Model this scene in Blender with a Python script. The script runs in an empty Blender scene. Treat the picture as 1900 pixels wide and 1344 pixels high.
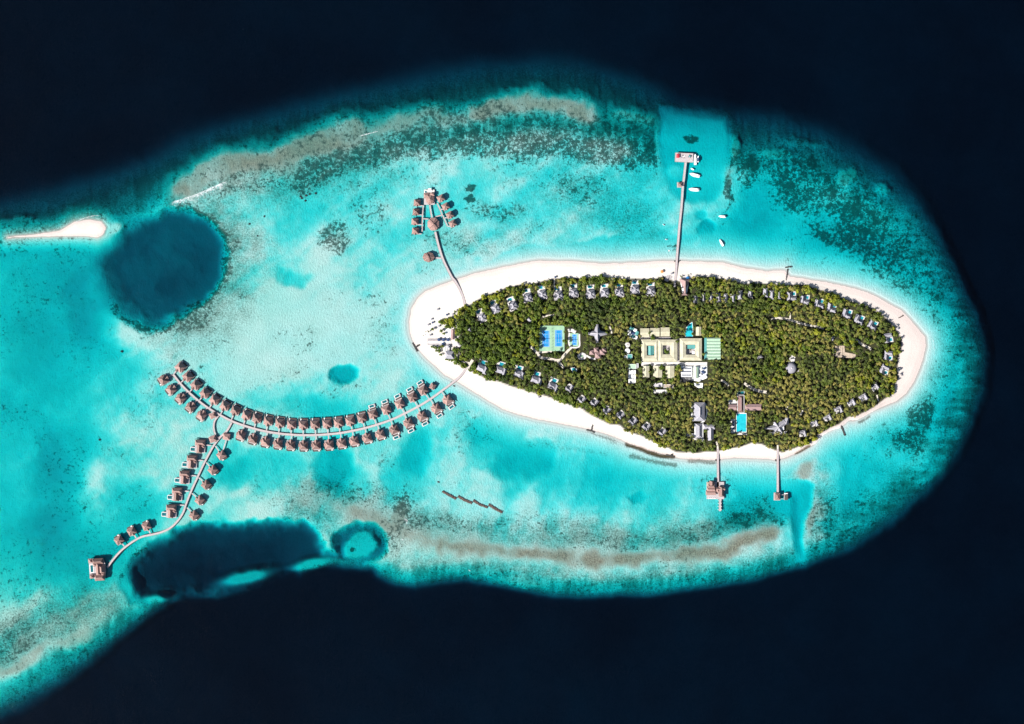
import bpy, bmesh, math, random
import numpy as np
from mathutils import Vector, Matrix

random.seed(11)
scene = bpy.context.scene
col = scene.collection

# ---------------------------------------------------------------- camera, light, exposure
S = 0.8                                   # metres per pixel of the 1900 x 1344 photograph
CAM_H = 2400.0
cam_data = bpy.data.cameras.new('camera')
cam_data.sensor_width = 36.0
cam_data.lens = 36.0 * CAM_H / (1900 * S)
cam_data.clip_start = 5.0
cam_data.clip_end = 40000.0
cam = bpy.data.objects.new('camera', cam_data)
cam.location = (0, 0, CAM_H)
col.objects.link(cam)
scene.camera = cam

SUN_EL = math.radians(42.0)
SHADOW_DIR = math.radians(27.0)           # shadows fall to the right and a little up
sd_ = Vector((math.cos(SHADOW_DIR) * math.cos(SUN_EL), math.sin(SHADOW_DIR) * math.cos(SUN_EL), -math.sin(SUN_EL)))
sun_data = bpy.data.lights.new('sun', 'SUN')
sun_data.energy = 4.3
sun_data.angle = math.radians(0.5)
sun_data.color = (1.0, 0.97, 0.93)
sun = bpy.data.objects.new('sun', sun_data)
sun.rotation_euler = sd_.to_track_quat('-Z', 'Y').to_euler()
sun.location = (-900, -500, 900)
col.objects.link(sun)

world = bpy.data.worlds.new('World')
scene.world = world
world.use_nodes = True
wn = world.node_tree
sky = wn.nodes.new('ShaderNodeTexSky')
sky.sky_type = 'NISHITA'
sky.sun_disc = False
sky.sun_elevation = SUN_EL
sky.sun_rotation = math.atan2(-sd_.x, -sd_.y)
wn.links.new(sky.outputs['Color'], wn.nodes['Background'].inputs['Color'])
wn.nodes['Background'].inputs['Strength'].default_value = 0.055

scene.view_settings.view_transform = 'Standard'
scene.view_settings.look = 'None'
scene.view_settings.gamma = 1.0
scene.view_settings.use_curve_mapping = False
scene.view_settings.exposure = 1.12
scene.render.engine = 'CYCLES'
scene.cycles.max_bounces = 6
scene.cycles.transparent_max_bounces = 12
scene.cycles.volume_bounces = 0
scene.cycles.caustics_reflective = False
scene.cycles.caustics_refractive = False

def P(x, y, z=0.0):                       # photo pixel of a point that stands z metres above the sea -> world position
    k = 1.0 - z / CAM_H
    return ((x - 950) * S * k, (672 - y) * S * k)
# ---------------------------------------------------------------- terrain fields (photo pixel coordinates -> depth and ground cover)
_rs = np.random.RandomState(7)
_LAT = _rs.rand(256, 256).astype(np.float32)
def vnoise(x, y, seed=0):
    x = x + seed * 17.31; y = y + seed * 9.77
    xi = np.floor(x).astype(np.int32); yi = np.floor(y).astype(np.int32)
    fx = x - xi; fy = y - yi
    fx = fx * fx * (3 - 2 * fx); fy = fy * fy * (3 - 2 * fy)
    x0 = xi & 255; x1 = (xi + 1) & 255; y0 = yi & 255; y1 = (yi + 1) & 255
    a = _LAT[y0, x0]; b = _LAT[y0, x1]; c = _LAT[y1, x0]; d = _LAT[y1, x1]
    return (a + (b - a) * fx) + ((c + (d - c) * fx) - (a + (b - a) * fx)) * fy
def fbm(x, y, scale, octs=4, seed=0, gain=0.5):
    s = 0; amp = 1.0; tot = 0
    for o in range(octs):
        s = s + amp * vnoise(x / scale * 2 ** o, y / scale * 2 ** o, seed + o * 3)
        tot += amp; amp *= gain
    return s / tot                                           # 0..1, mean .5
def sst(a, b, t):
    t = np.clip((t - a) / (b - a), 0, 1)
    return t * t * (3 - 2 * t)
def seg_dist(x, y, pts):
    d = np.full(x.shape, 1e9, np.float32)
    for (ax, ay), (bx, by) in zip(pts[:-1], pts[1:]):
        vx, vy = bx - ax, by - ay
        t = np.clip(((x - ax) * vx + (y - ay) * vy) / (vx * vx + vy * vy + 1e-9), 0, 1)
        d = np.minimum(d, (x - ax - t * vx) ** 2 + (y - ay - t * vy) ** 2)
    return np.sqrt(d)
def inside_poly(x, y, pts):
    ins = np.zeros(x.shape, bool)
    n = len(pts)
    for i in range(n):
        ax, ay = pts[i]; bx, by = pts[(i + 1) % n]
        if ay == by: continue
        c = ((ay > y) != (by > y)) & (x < (bx - ax) * (y - ay) / (by - ay) + ax)
        ins ^= c
    return ins
def sdf(x, y, pts):                                           # positive inside
    d = seg_dist(x, y, list(pts) + [pts[0]])
    return np.where(inside_poly(x, y, pts), d, -d)
def blob(x, y, cx, cy, rx, ry, ang=0, soft=0.5):
    a = math.radians(ang); c, s = math.cos(a), math.sin(a)
    u = ((x - cx) * c + (y - cy) * s) / rx; v = (-(x - cx) * s + (y - cy) * c) / ry
    return 1 - sst(1 - soft, 1 + soft, np.sqrt(u * u + v * v))
def stroke(x, y, pts, hw, soft=0.6):
    return 1 - sst(1 - soft, 1 + soft, seg_dist(x, y, pts) / hw)

REEF = [(-300,450),(-120,415),(0,383),(60,368),(120,352),(200,325),(270,303),(330,268),(400,238),(500,207),(600,183),(700,160),(800,140),(900,122),
        (1000,115),(1080,125),(1180,150),(1225,172),(1262,196),(1310,200),(1350,205),(1450,216),(1530,240),(1600,285),(1660,325),
        (1710,375),(1750,440),(1790,520),(1820,585),(1836,650),(1830,720),(1810,785),(1780,848),(1730,910),(1660,970),(1590,1018),
        (1500,1055),(1400,1080),(1300,1098),(1200,1110),(1100,1114),(1000,1106),(930,1092),(870,1080),(820,1084),(770,1092),(735,1090),
        (700,1072),(690,1060),(640,1058),(600,1052),(570,1062),(555,1068),(540,1066),
        (450,1100),(400,1114),(340,1112),(310,1122),(270,1150),(220,1188),(170,1228),(110,1272),(50,1308),(0,1332),(-120,1400),(-300,1480)]
HOLE = [(180,490),(190,462),(208,440),(232,418),(262,402),(300,396),(340,390),(385,402),(408,432),(420,470),(418,508),(404,535),(385,556),
        (350,578),(310,598),(285,606),(248,597),(222,582),(206,560),(192,530)]
SPOOL = [(232,1060),(240,1042),(262,1020),(300,1000),(330,985),(355,978),(390,972),(440,966),(480,964),(530,966),(565,974),(590,990),(602,1008),
         (606,1028),(625,1030),(638,1015),(640,1035),(600,1052),(566,1062),(540,1080),(450,1106),(380,1118),(320,1116),(270,1118),(240,1112),(226,1088)]
SHORE = [(1120,490),(1061,486),(1001,484),(981,487),(941,495),(880,508),(844,520),(816,530),(790,540),(774,554),(764,572),(759,597),(762,619),
         (770,640),(788,661),(806,678),(826,696),(850,709),(876,725),(908,744),(932,758),(961,769),(1001,778),(1041,786),(1085,795),(1112,801),
         (1140,810),(1164,821),(1192,832),(1220,840),(1251,848),(1281,852),(1329,853),(1361,849),(1401,850),(1440,853),(1460,848),(1476,841),
         (1504,827),(1524,805),(1546,795),(1566,786),(1573,779),(1584,780),(1600,773),(1617,762),(1641,753),(1665,743),(1681,730),(1695,710),
         (1705,686),(1713,664),(1717.5,642),(1715,626),(1701,608),(1687,592),(1671,576),(1649,564),(1621,548),(1591,538),(1560,530),(1530,524),
         (1490,518),(1466,514),(1456,503),(1420,504),(1381,498),(1341,488),(1281,486),(1228,485),(1180,488)]
BANK = [(14,440),(60,436.2),(112,428),(125,420),(138,412),(165,408),(188,412),(197,422),(193,435),(180,441),(160,438),(120,438),(60,439.6),(14,441.6)]
FOREST = [(866,569),(880,558),(905,547),(925,540),(940,533),(960,529),(985,527),(1010,520),(1030,517),(1060,515),(1080,516),(1110,514),(1150,517),
          (1180,517),(1205,518),(1230,513),(1248,519),(1262,522),(1280,515),(1300,512),(1330,515),(1360,520),(1380,526),(1410,525),(1440,527),(1470,528),
          (1495,528),(1515,536),(1540,543),(1560,552),(1590,562),(1610,568),(1630,580),(1650,595),(1662,610),(1674,628),(1672,645),(1668,665),
          (1665,685),(1668,702),(1660,718),(1655,732),(1640,742),(1630,750),(1618,757),(1600,767),(1588,774),(1575,774),(1565,781),(1555,788),
          (1535,796),(1520,806),(1510,818),(1490,827),(1465,834),(1450,841),(1435,836),(1415,826),(1395,822),(1375,830),(1360,832),(1345,835),
          (1330,838),(1310,838),(1290,842),(1270,840),(1255,840),(1240,832),(1225,826),(1210,820),(1195,812),(1175,806),(1160,800),(1150,790),
          (1130,788),(1115,780),(1100,772),(1080,760),(1060,752),(1040,745),(1020,738),(1000,732),(985,728),(965,722),(950,718),(935,712),
          (925,708),(905,706),(895,700),(880,693),(872,690),(866,683),(850,678),(840,672),(828,666),(820,650),(806,642),(815,640),(838,642),(845,630),
          (840,612),(822,606),(815,598),(835,590),(845,577)]
BASIN = [(1228,196),(1262,198),(1310,204),(1350,212),(1356,250),(1346,300),(1340,350),(1322,370),(1290,374),(1262,370),(1242,352),(1230,322),(1224,260)]
CHANNEL = [(1424,930),(1436,905),(1452,894),(1495,892),(1510,900),(1506,940),(1490,968),(1486,1000),(1494,1040),(1476,1044),(1472,1000),(1468,962),(1440,948)]

# depth changes in metres: cx, cy, rx, ry, angle, softness, metres
DB = [(60,560,140,100,-10,.7,1.9),(130,660,100,80,30,.7,1.5),(50,720,80,55,0,.6,1.0),(140,500,70,42,-25,.6,1.5),(168,575,34,62,-15,.6,1.9),(60,480,90,30,-5,.6,.6),
      (30,880,80,130,0,.7,1.6),(112,900,46,130,16,.6,1.7),(180,1000,110,66,0,.7,1.2),(60,1030,120,80,0,.7,1.3),(250,930,46,36,0,.6,1.3),(150,1060,80,50,0,.6,.9),
      (212,610,36,24,20,.6,-3.0),(90,790,60,130,20,.7,-.4),(165,910,26,60,0,.7,-.7),
      (105,855,26,70,-18,.6,.9),(20,770,60,30,20,.6,.7),(190,830,60,26,30,.6,.5),
      (480,868,80,30,0,.7,1.3),(425,862,40,40,0,.6,.8),(612,868,36,48,0,.35,2.2),(640,900,40,30,0,.6,.9),(770,838,26,46,14,.5,1.7),(745,895,36,46,25,.6,1.1),(706,850,60,40,0,.6,.3),
      (918,822,52,40,20,.5,1.5),(936,862,22,24,0,.5,1.1),(905,800,30,20,0,.6,.6),(992,848,34,34,0,.5,1.4),(1075,880,120,50,0,.7,1.0),(1170,905,100,60,0,.7,1.0),(1190,920,17,9,0,.5,1.2),(1020,925,24,60,0,.6,.8),
      (637,690,21,17,-20,.35,3.4),(515,725,80,24,-25,.7,.7),(590,755,70,24,0,.6,1.1),(545,512,30,16,0,.6,1.2),(470,520,60,40,0,.7,.3),(700,400,160,70,0,.7,.45),(500,430,90,60,0,.7,.2),
      (1385,880,40,32,0,.5,1.9),(1410,930,50,56,20,.6,1.5),(1350,960,40,40,0,.6,.6),
      (1308,423,20,17,0,.3,3.2),(1298,396,11,8,0,.5,1.2),(1330,440,26,20,0,.6,.8),(1400,430,54,60,0,.6,1.2),(1430,380,60,60,0,.7,1.0),(1560,450,80,60,25,.6,1.6),(1650,500,70,70,0,.6,2.0),(1640,560,50,40,30,.5,1.9),(1500,490,80,26,5,.6,1.2),
      (1150,470,84,16,2,.6,1.9),(980,474,70,12,-4,.6,.6),(1190,440,50,36,0,.7,.8),(1160,380,70,50,0,.7,.9),(1000,380,140,60,0,.7,.5),(1050,310,180,30,4,.7,.5),(1205,330,40,60,0,.7,.6),
      (1760,640,60,120,0,.6,1.3),(1780,560,40,60,-20,.6,.5),(1700,770,60,60,30,.6,1.1),(1620,830,70,60,-30,.7,.9),(1600,930,80,50,-30,.7,1.4),(1560,860,50,50,0,.7,.3),(1740,770,50,60,20,.6,.6),(1560,960,26,60,-15,.6,.6),
      (870,700,60,40,0,.6,.5),(450,640,140,64,-10,.8,-1.1),(590,650,140,48,-14,.8,-1.1),(470,550,120,80,0,.9,-.6),(640,560,140,90,0,.9,-.55),(430,750,60,60,0,.9,-.5),(300,880,50,90,20,.9,-.4),(860,900,60,80,20,.9,-.6),(500,400,140,60,-10,.9,-.4),(560,860,40,50,0,.8,-.5),(1600,460,210,110,22,.8,.9),(1752,610,34,40,0,.8,-1.2),(1800,700,16,100,8,.8,-1.2),(1330,985,80,30,0,.8,-.5),(1000,950,300,40,0,.8,-.4),(1790,650,60,200,0,.7,.6),(1430,350,80,70,20,.8,.6),(50,650,200,330,0,.8,.35),(1480,880,50,40,0,.7,-.5),(1640,900,60,30,-40,.7,.4),(1545,925,20,40,0,.7,-.6),(560,560,120,50,0,.7,-.35),(880,310,110,22,4,.7,-.3),(700,660,90,60,0,.7,-.2),(470,740,40,40,0,.6,-.1)]
# coral cover: density of dark coral heads
CB = [(620,442,30,30,0,.5,.66),(690,395,40,50,10,.6,.42),(656,352,30,16,-10,.6,.35),(872,352,13,6,0,.4,.95),(880,371,16,8,10,.4,.95),(925,392,55,18,8,.6,.55),(850,455,80,26,8,.6,.38),(1070,352,66,38,0,.6,.45),
      (1160,410,60,40,10,.7,.30),(960,345,50,30,0,.7,.22),(740,330,50,20,0,.6,.30),(395,505,40,60,0,.6,.40),(360,585,50,26,-35,.5,.6),(420,460,26,40,0,.5,.55),(460,550,20,10,0,.5,.4),
      (1500,345,90,56,28,.5,.74),(1390,315,30,40,0,.5,.76),(1600,420,70,56,42,.5,.76),(1660,470,40,50,40,.5,.66),(1560,360,80,30,35,.6,.5),(1540,440,60,14,25,.6,.7),(1680,500,50,60,0,.6,.55),(1630,490,50,36,30,.6,.6),(1720,540,50,70,-20,.6,.42),(1760,620,36,90,0,.6,.28),(1730,590,26,26,0,.5,.45),
      (1688,812,36,26,-25,.4,.7),(1712,775,26,30,0,.5,.7),(1706,732,30,30,0,.6,.4),(1650,800,60,40,0,.6,.30),(1740,700,46,60,0,.6,.33),(1620,850,50,40,0,.7,.25),(1590,960,70,50,-30,.7,.38),(1680,930,80,40,-38,.6,.3),
      (745,935,26,26,0,.6,.7),(760,975,60,22,0,.6,.6),(860,975,70,16,0,.7,.45),(1000,965,120,20,2,.7,.33),(1150,1000,140,18,0,.7,.42),(1300,985,70,18,-6,.6,.52),(1400,965,60,20,-10,.6,.6),(1430,950,40,30,0,.6,.5),(640,920,110,24,3,.6,.42),(540,930,90,16,8,.6,.35),
      (1530,960,40,60,0,.6,.55),(1525,1000,40,30,0,.6,.4),(730,1000,30,36,0,.6,.5),(60,1160,110,26,-15,.6,.40),(20,1200,60,24,-25,.6,.5),(110,440,60,9,0,.6,.5),(40,420,60,20,0,.6,.4),(225,425,30,10,-20,.6,.3),
      (60,560,120,90,-10,.7,.26),(140,650,80,60,30,.7,.24),(115,900,48,120,16,.6,.30),(180,1000,100,60,0,.7,.26),(250,930,44,34,0,.6,.28),(60,1040,100,60,0,.7,.25),(20,770,60,40,20,.6,.28),(210,840,50,16,30,.6,.3),(105,850,26,60,-18,.6,.3),(612,880,40,50,0,.6,.12),(480,700,60,40,-25,.6,.2),(560,760,100,16,0,.7,.2),(595,590,60,30,0,.7,.10),(540,690,90,14,-25,.6,.30),(640,715,60,10,-15,.6,.35),(320,700,34,34,-50,.6,.22),(270,745,50,40,-30,.6,.25),(250,800,60,40,0,.7,.14),(900,800,30,24,0,.6,.3),(1000,820,40,10,0,.6,.30),(470,330,110,30,-18,.6,.5),(560,330,80,26,-15,.6,.45),(370,400,40,40,0,.6,.35),
      (1250,464,12,4,-15,.5,.95),(1255,474,4,12,0,.5,.9),(1282,257,13,8,10,.3,1.0),(1350,350,9,26,0,.5,.7),(1358,290,14,36,0,.5,.6),(1463,490,8,4,0,.5,.8),(555,352,10,9,0,.6,.5),(252,1035,14,26,30,.5,.6),(232,1075,6,20,0,.5,.5)]
CS = [([(560,325),(640,292),(720,276),(800,262),(900,262),(1000,270),(1100,276),(1205,290)],34,.6,.70),
      ([(800,215),(900,205),(960,225),(1100,232),(1200,235)],30,.6,.6),
      ([(1380,300),(1460,300),(1540,330),(1620,380),(1690,450),(1740,540)],36,.7,.5)]
# pale brown coral rubble
RB = [(738,962,22,44,10,.6,.8),(770,990,40,16,0,.6,.6),(640,940,50,20,0,.6,.5),(590,930,40,18,0,.6,.45),(680,965,40,16,0,.6,.5),(1505,955,12,40,10,.5,.75),(1525,945,18,20,0,.5,.7),(1515,985,24,18,0,.5,.5),
      (1440,283,30,10,5,.6,.6),(1570,330,16,20,30,.5,.75),(1640,352,16,13,30,.5,.7),(1358,275,9,24,5,.5,.85),(1348,338,7,26,5,.5,.7),(1500,265,36,8,15,.7,.4),(700,1030,20,20,0,.6,.5),(740,1010,26,24,0,.6,.6),
      (40,1228,70,16,-28,.6,.75),(140,1182,46,16,-28,.6,.6),(960,1078,46,9,5,.6,.45),(900,1060,60,8,0,.7,.3),(1490,872,16,22,10,.6,.8),(1475,850,22,12,-20,.7,.4),(1455,890,20,8,0,.6,.3),(1400,1015,50,12,-12,.6,.5),
      (1790,700,12,60,8,.6,.25),(1770,620,20,50,0,.7,.3),(1740,870,40,14,-45,.6,.3),(1580,980,40,10,-25,.6,.35),(250,640,46,8,-38,.6,.35),(270,600,40,10,-10,.7,.25),(20,418,50,12,0,.6,.4),(335,360,30,14,-20,.6,.5),(400,350,70,14,-22,.6,.3)]
RS = [([(340,345),(420,308),(520,285),(600,262),(660,246)],30,.95,.95),([(660,246),(720,238),(780,225),(860,215)],24,.95,.75),
      ([(880,205),(940,192),(1000,186),(1060,196),(1100,206)],20,.95,.9),([(1150,208),(1190,212),(1218,222)],16,.95,.6),
      ([(820,1020),(900,1016),(960,1026),(1030,1030),(1090,1036),(1160,1030),(1230,1034),(1300,1024),(1360,1015),(1430,992)],18,.95,1.0),([(660,950),(740,985),(800,1012),(850,1020)],24,.95,.8),
      ([(880,1020),(1100,1040),(1240,1036)],20,.7,.4),([(1225,215),(1229,300),(1238,345)],5,.6,.5)]
# brown weed lines washed along the southern shore
WEED = [([(1165,826),(1195,836),(1225,846),(1250,849)],4.5,.6,1.0),([(1172,846),(1205,856),(1255,864)],4,.7,.7),([(1280,855),(1326,858)],4,.7,.65),([(1476,841),(1503,828)],2.4,.6,.9),
        ([(1594,784),(1612,773)],2.6,.7,.7),([(1090,800),(1118,811),(1142,818)],2.4,.8,.55),([(1010,828),(1060,833),(1125,842)],4,.8,.25),([(1130,814),(1142,820)],5,.7,.4)]

# low reef turf: dull, finely speckled ground between the coral heads
TS = [([(330,330),(500,272),(700,226),(900,192),(1100,200),(1222,232)],58,.95,.85),([(1366,262),(1500,292),(1620,365),(1720,455),(1785,570)],56,.95,.38),([(1812,600),(1815,720),(1765,840),(1665,930),(1545,1010)],46,.95,.62),
      ([(560,930),(700,962),(850,1000),(1000,1008),(1200,1010),(1400,980)],44,.95,.62),([(740,1060),(900,1062),(1100,1082),(1300,1070),(1450,1040)],34,.9,.55),([(-60,1225),(0,1205),(100,1170),(200,1130)],60,.95,.62),
      ([(400,395),(455,470),(430,560),(340,620)],46,.95,.55),([(-60,400),(0,385),(150,365),(300,330)],46,.9,.8),([(480,350),(580,330),(680,310)],50,.95,.45),([(1720,560),(1735,660),(1700,780)],60,.95,.30),([(1500,900),(1530,960),(1520,1020)],36,.9,.5),([(1060,360),(1180,400)],70,.95,.34),([(830,450),(1000,430)],50,.95,.25)]
def terrain(X, Y):
    X = X.astype(np.float32); Y = Y.astype(np.float32)
    w1 = fbm(X, Y, 60, 4, 1) - .5; w2 = fbm(X, Y, 60, 4, 2) - .5
    m1 = fbm(X, Y, 16, 3, 5) - .5; m2 = fbm(X, Y, 16, 3, 6) - .5
    x = X + 34 * w1 + 12 * m1; y = Y + 34 * w2 + 12 * m2       # warped position: edges of things on the sea bed wander
    xs = X + 7 * w1 + 3 * m1; ys = Y + 7 * w2 + 3 * m2
    big = fbm(X, Y, 220, 3, 9) - .5
    mid = fbm(x, y, 70, 4, 11) - .5
    c_, s_ = math.cos(math.radians(-34)), math.sin(math.radians(-34))
    k_ = sst(420, 620, X) * sst(740, 820, Y)
    stri = (fbm((X * c_ + Y * s_ + 20 * w1) * .2, -X * s_ + Y * c_ + 26 * w2, 30, 4, 31) - .5) * (1 - k_) + (fbm(X * .94 + Y * .34 + 26 * w1, (-X * .34 + Y * .94) * .22, 30, 4, 35) - .5) * k_
    fine = fbm(X, Y, 9, 3, 51) - .5
    depth = .92 + 1.4 * big + 2.3 * mid + 2.6 * stri + 1.1 * m1 + .8 * fine + .5 * sst(1150, 1400, X)
    for b in DB: depth = depth + (1.95 if b[6] > 0 else 1.0) * b[6] * blob(x, y, *b[:6])
    depth = np.logaddexp(depth * 3, (.30 + .5 * (mid + .5)) * 3) / 3
    depth = depth * .60
    coral = np.zeros_like(X); rub = np.zeros_like(X); weed = np.zeros_like(X)
    for b in CB: coral = np.maximum(coral, b[6] * blob(x, y, *b[:6]))
    coral = np.maximum(coral, .30 * sst(.50, .72, fbm(x, y, 80, 3, 91)))
    for p, hw, so, v in CS: coral = np.maximum(coral, v * stroke(x, y, p, hw, so))
    for b in RB: rub = np.maximum(rub, b[6] * blob(x, y, *b[:6]))
    for p, hw, so, v in RS: rub = np.maximum(rub, v * stroke(x, y, p, hw, so))
    for p, hw, so, v in WEED: weed = np.maximum(weed, v * stroke(X + 6 * m1, Y + 6 * m2, p, hw, so))
    turf = np.zeros_like(X)
    for p, hw, so, v in TS: turf = np.maximum(turf, v * stroke(x, y, p, hw, so))
    # reef edge
    s = sdf(xs, ys, REEF)
    north = sst(560, 200, Y); west = sst(420, 100, X) * sst(700, 420, Y)
    east = sst(1450, 1750, X)
    W = 26 + 62 * north * (1 - .45 * east) + 18 * east + 26 * west + 22 * sst(300, 0, X) * sst(900, 1100, Y)
    t = s / W
    slope = sst(1.9, -.55, t)                                   # 0 on the flat, 1 in the open sea
    depth = depth + 9.5 * sst(1.65, -.05, t) * (.35 + .65 * np.maximum(north, .25)) * (1 - .6 * rub) + 34 * sst(.75 + .1 * north, -1.0 - .35 * north - .2 * east, t) ** 1.25
    depth = depth + np.clip(-t, 0, 6) * 7
    spur = ((fbm(X, Y * .2, 7, 3, 95) - .5) * (1 - east) + (fbm(X * .2, Y, 7, 3, 97) - .5) * east) * sst(2.0, 1.0, t) * sst(-.2, .5, t)
    depth = depth * np.clip(1 + .30 * spur, .4, 1.7); turf = np.where(turf > .05, turf + .8 * spur, turf); coral = np.where(coral > .12, coral + .4 * spur, coral)
    depth = depth + 5.0 * west * blob(x, y, 160, 375, 210, 60, -14, .6) * sst(-20, 60, s)
    coral = np.maximum(coral, .34 * sst(2.6, 1.0, t) * sst(-1.2, .3, t) + .25 * (mid + stri) * sst(2.2, 1.2, t))
    depth = depth - (depth - .22 - .2 * mid) * (.94 - .25 * east - .60 * sst(1320, 1350, X) * north) * np.clip(rub * 1.25, 0, 1) * sst(-.3, .5, t)
    # deep hole, southern pool, boat basin, channel
    h = sdf(X + 14 * w1 + 9 * m1, Y + 20 * w2 + 12 * m2, HOLE)
    wr = 17 + 26 * sst(330, 200, X)
    depth = depth + 12.5 * sst(-.55, 1.0, h / wr) ** 1.1 + 2.5 * sst(0, 70, h) + 8.0 * mid * sst(0, 50, h)
    rim = np.exp(-((h + 6) / 11) ** 2) * sst(200, 330, X + (Y - 500) * .6 + 30)
    coral = np.maximum(coral, .72 * rim); coral = coral * (1 - sst(4, 16, h))
    h2 = sdf(X + 22 * w1 + 14 * m1, Y + 22 * w2 + 14 * m2, SPOOL)
    fad = sst(206, 272, X)
    depth = depth + (4 + 13.5 * fad) * sst(-9, 26, h2) + 8.0 * mid * sst(5, 50, h2) + 6 * sst(10, 60, h2) * fad * sst(620, 420, X)
    coral = coral * (1 - sst(0, 10, h2)); rub = rub * (1 - sst(-6, 6, h2))
    for b, top in (((457,1072,54,15,-14,.5), 4.2), ((580,1048,42,12,-12,.5), 3.2), ((288,1112,24,9,-6,.6), 2.2), ((236,1093,16,22,0,.6), 2.6)):
        k = blob(xs, ys, *b); depth = depth + (np.minimum(depth, top) - depth) * k
    k = blob(X + 16 * w1 + 12 * m1, Y + 16 * w2 + 12 * m2, 668, 1009, 43, 34, -12, .30); depth = depth + (14 - depth) * k * (.6 + .4 * np.abs(xs - 668) / 46).clip(0, 1)
    k2 = blob(X + 16 * w1 + 12 * m1, Y + 16 * w2 + 12 * m2, 669, 1013, 35, 25, -35, .22); depth = depth + (2.8 - depth) * k2; coral = coral * (1 - k2); rub = rub * (1 - k)
    coral = np.maximum(coral, .8 * blob(xs, ys, 656, 1021, 5, 5) * 1.0)
    h3 = sdf(xs + 5 * m1, ys + 5 * m2, BASIN); k = sst(-9 - 14 * sst(262, 205, Y), 8 + 12 * sst(262, 205, Y), h3)
    depth = depth + ((2.7 + 1.0 * sst(330, 270, Y) + 5.0 * sst(262, 192, Y) + 2.2 * mid) - depth) * k * (1 - .65 * blob(xs, ys, 1252, 318, 14, 13))
    coral = coral * (1 - k); rub = rub * (1 - k)
    coral = np.maximum(coral, .95 * blob(xs, ys, 1283, 257, 14, 9, 12, .3)); coral = np.maximum(coral, .65 * blob(xs, ys, 1350, 345, 9, 30, 8, .5)); rub = np.maximum(rub, .6 * blob(xs, ys, 1348, 335, 7, 24, 8, .5))
    h4 = sdf(xs, ys, CHANNEL); k = sst(-5, 6, h4)
    depth = depth + ((3.3 + 1.5 * stroke(xs, ys, [(1478,925),(1480,975),(1494,1030)], 7, .9) + .3 * mid) - depth) * k * sst(1050, 1020, Y)
    coral = coral * (1 - k); rub = rub * (1 - k)
    depth = depth - (depth - 1.0) * .42 * stroke(xs, ys, [(1550,870),(1550,920),(1560,965)], 9, .95)
    depth = depth + 1.6 * stroke(xs, ys, [(1700,590),(1728,625),(1734,660),(1722,705),(1704,740)], 14, .7)
    # beaches
    sd = sdf(X + 2.2 * m1, Y + 2.2 * m2, SHORE)
    near = np.clip(-sd, 0, None)
    ramp = .02 + .020 * near + .00030 * near ** 2
    depth = np.where(near < 90, depth + (np.minimum(depth, ramp) - depth) * sst(90, 45, near), depth)
    cut = sst(6, 40, near); coral = coral * cut; 
    rub = rub * sst(3, 14, near)
    sb = sdf(X + 2 * m1, Y + 2 * m2, BANK)
    nb = np.clip(-sb, 0, None)
    rb = .02 + .065 * nb + .002 * nb ** 2
    southbank = 1 - .0 * sst(430, 470, Y)
    depth = np.where(nb < 46, depth + (np.minimum(depth, rb) - depth) * sst(46, 14, nb) * southbank, depth)
    k = blob(xs, ys, 212, 425, 20, 11, -30, .5); depth = depth + (.5 - depth) * k
    depth = 31.5 - np.logaddexp(0, (31.5 - depth) * .5) / .5 + (7 * big + 2.5 * mid) * sst(14, 31, depth)
    coral = coral * sst(15, 9, depth); turf = np.maximum(turf, (.46 - .14 * east + .40 * north * (1 - .6 * sst(1250, 1400, X))) * sst(1.35 + .15 * north, .75, t)) * sst(24, 10, depth) * sst(6, 40, near)
    turf = turf * (1 - sst(-2, 8, h)) * (1 - sst(-6, 6, h2)) * (1 - sst(-6, 4, h3)) * (1 - sst(-4, 4, h4))
    z = -depth
    zi = np.clip(sd, 0, 60) * .07; zi = np.minimum(zi, 1.9)
    z = np.where(sd > 0, zi, z)
    zb = np.minimum(np.clip(sb, 0, 40) * .08, .9)
    z = np.where(sb > 0, zb, z)
    forest = sdf(X + 3 * m1, Y + 3 * m2, FOREST)
    z = z + (1.9 - z) * sst(-6, -1, forest)
    wet = np.maximum(sst(-9, 2, sd), sst(-7, 2, sb))             # weight of dry or damp beach sand
    tide = np.clip(np.exp(-((sd - 1.0) / 4.5) ** 2) + .75 * np.exp(-((sd - 9 - 4 * mid) / 1.6) ** 2) * fbm(X, Y, 25, 2, 61) + .55 * sst(1420, 1640, X) + np.exp(-((sb - 1) / 3) ** 2) + .4 * sst(0, 3, sb), 0, 1)
    rub = rub * np.clip(.45 + 1.1 * fbm(x, y, 34, 3, 66), 0, 1)
    algae = np.clip(.04 + .5 * (fbm(x, y, 110, 4, 21) - .45) + .30 * sst(1200, 300, X) - .25 * sst(1250, 1500, X) + .3 * sst(900, 1050, Y), 0, 1)
    algae = algae * sst(10, 60, near) * (1 - sst(3, 6, depth) * .5)
    return dict(z=z.astype(np.float32), coral=np.clip(coral, 0, 1), rub=np.clip(rub, 0, 1), weed=np.clip(weed, 0, 1), tide=tide, turf=np.clip(turf, 0, 1), wet=np.clip(wet, 0, 1),
                algae=algae, forest=forest, sd=sd, sb=sb, slope=slope)
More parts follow.
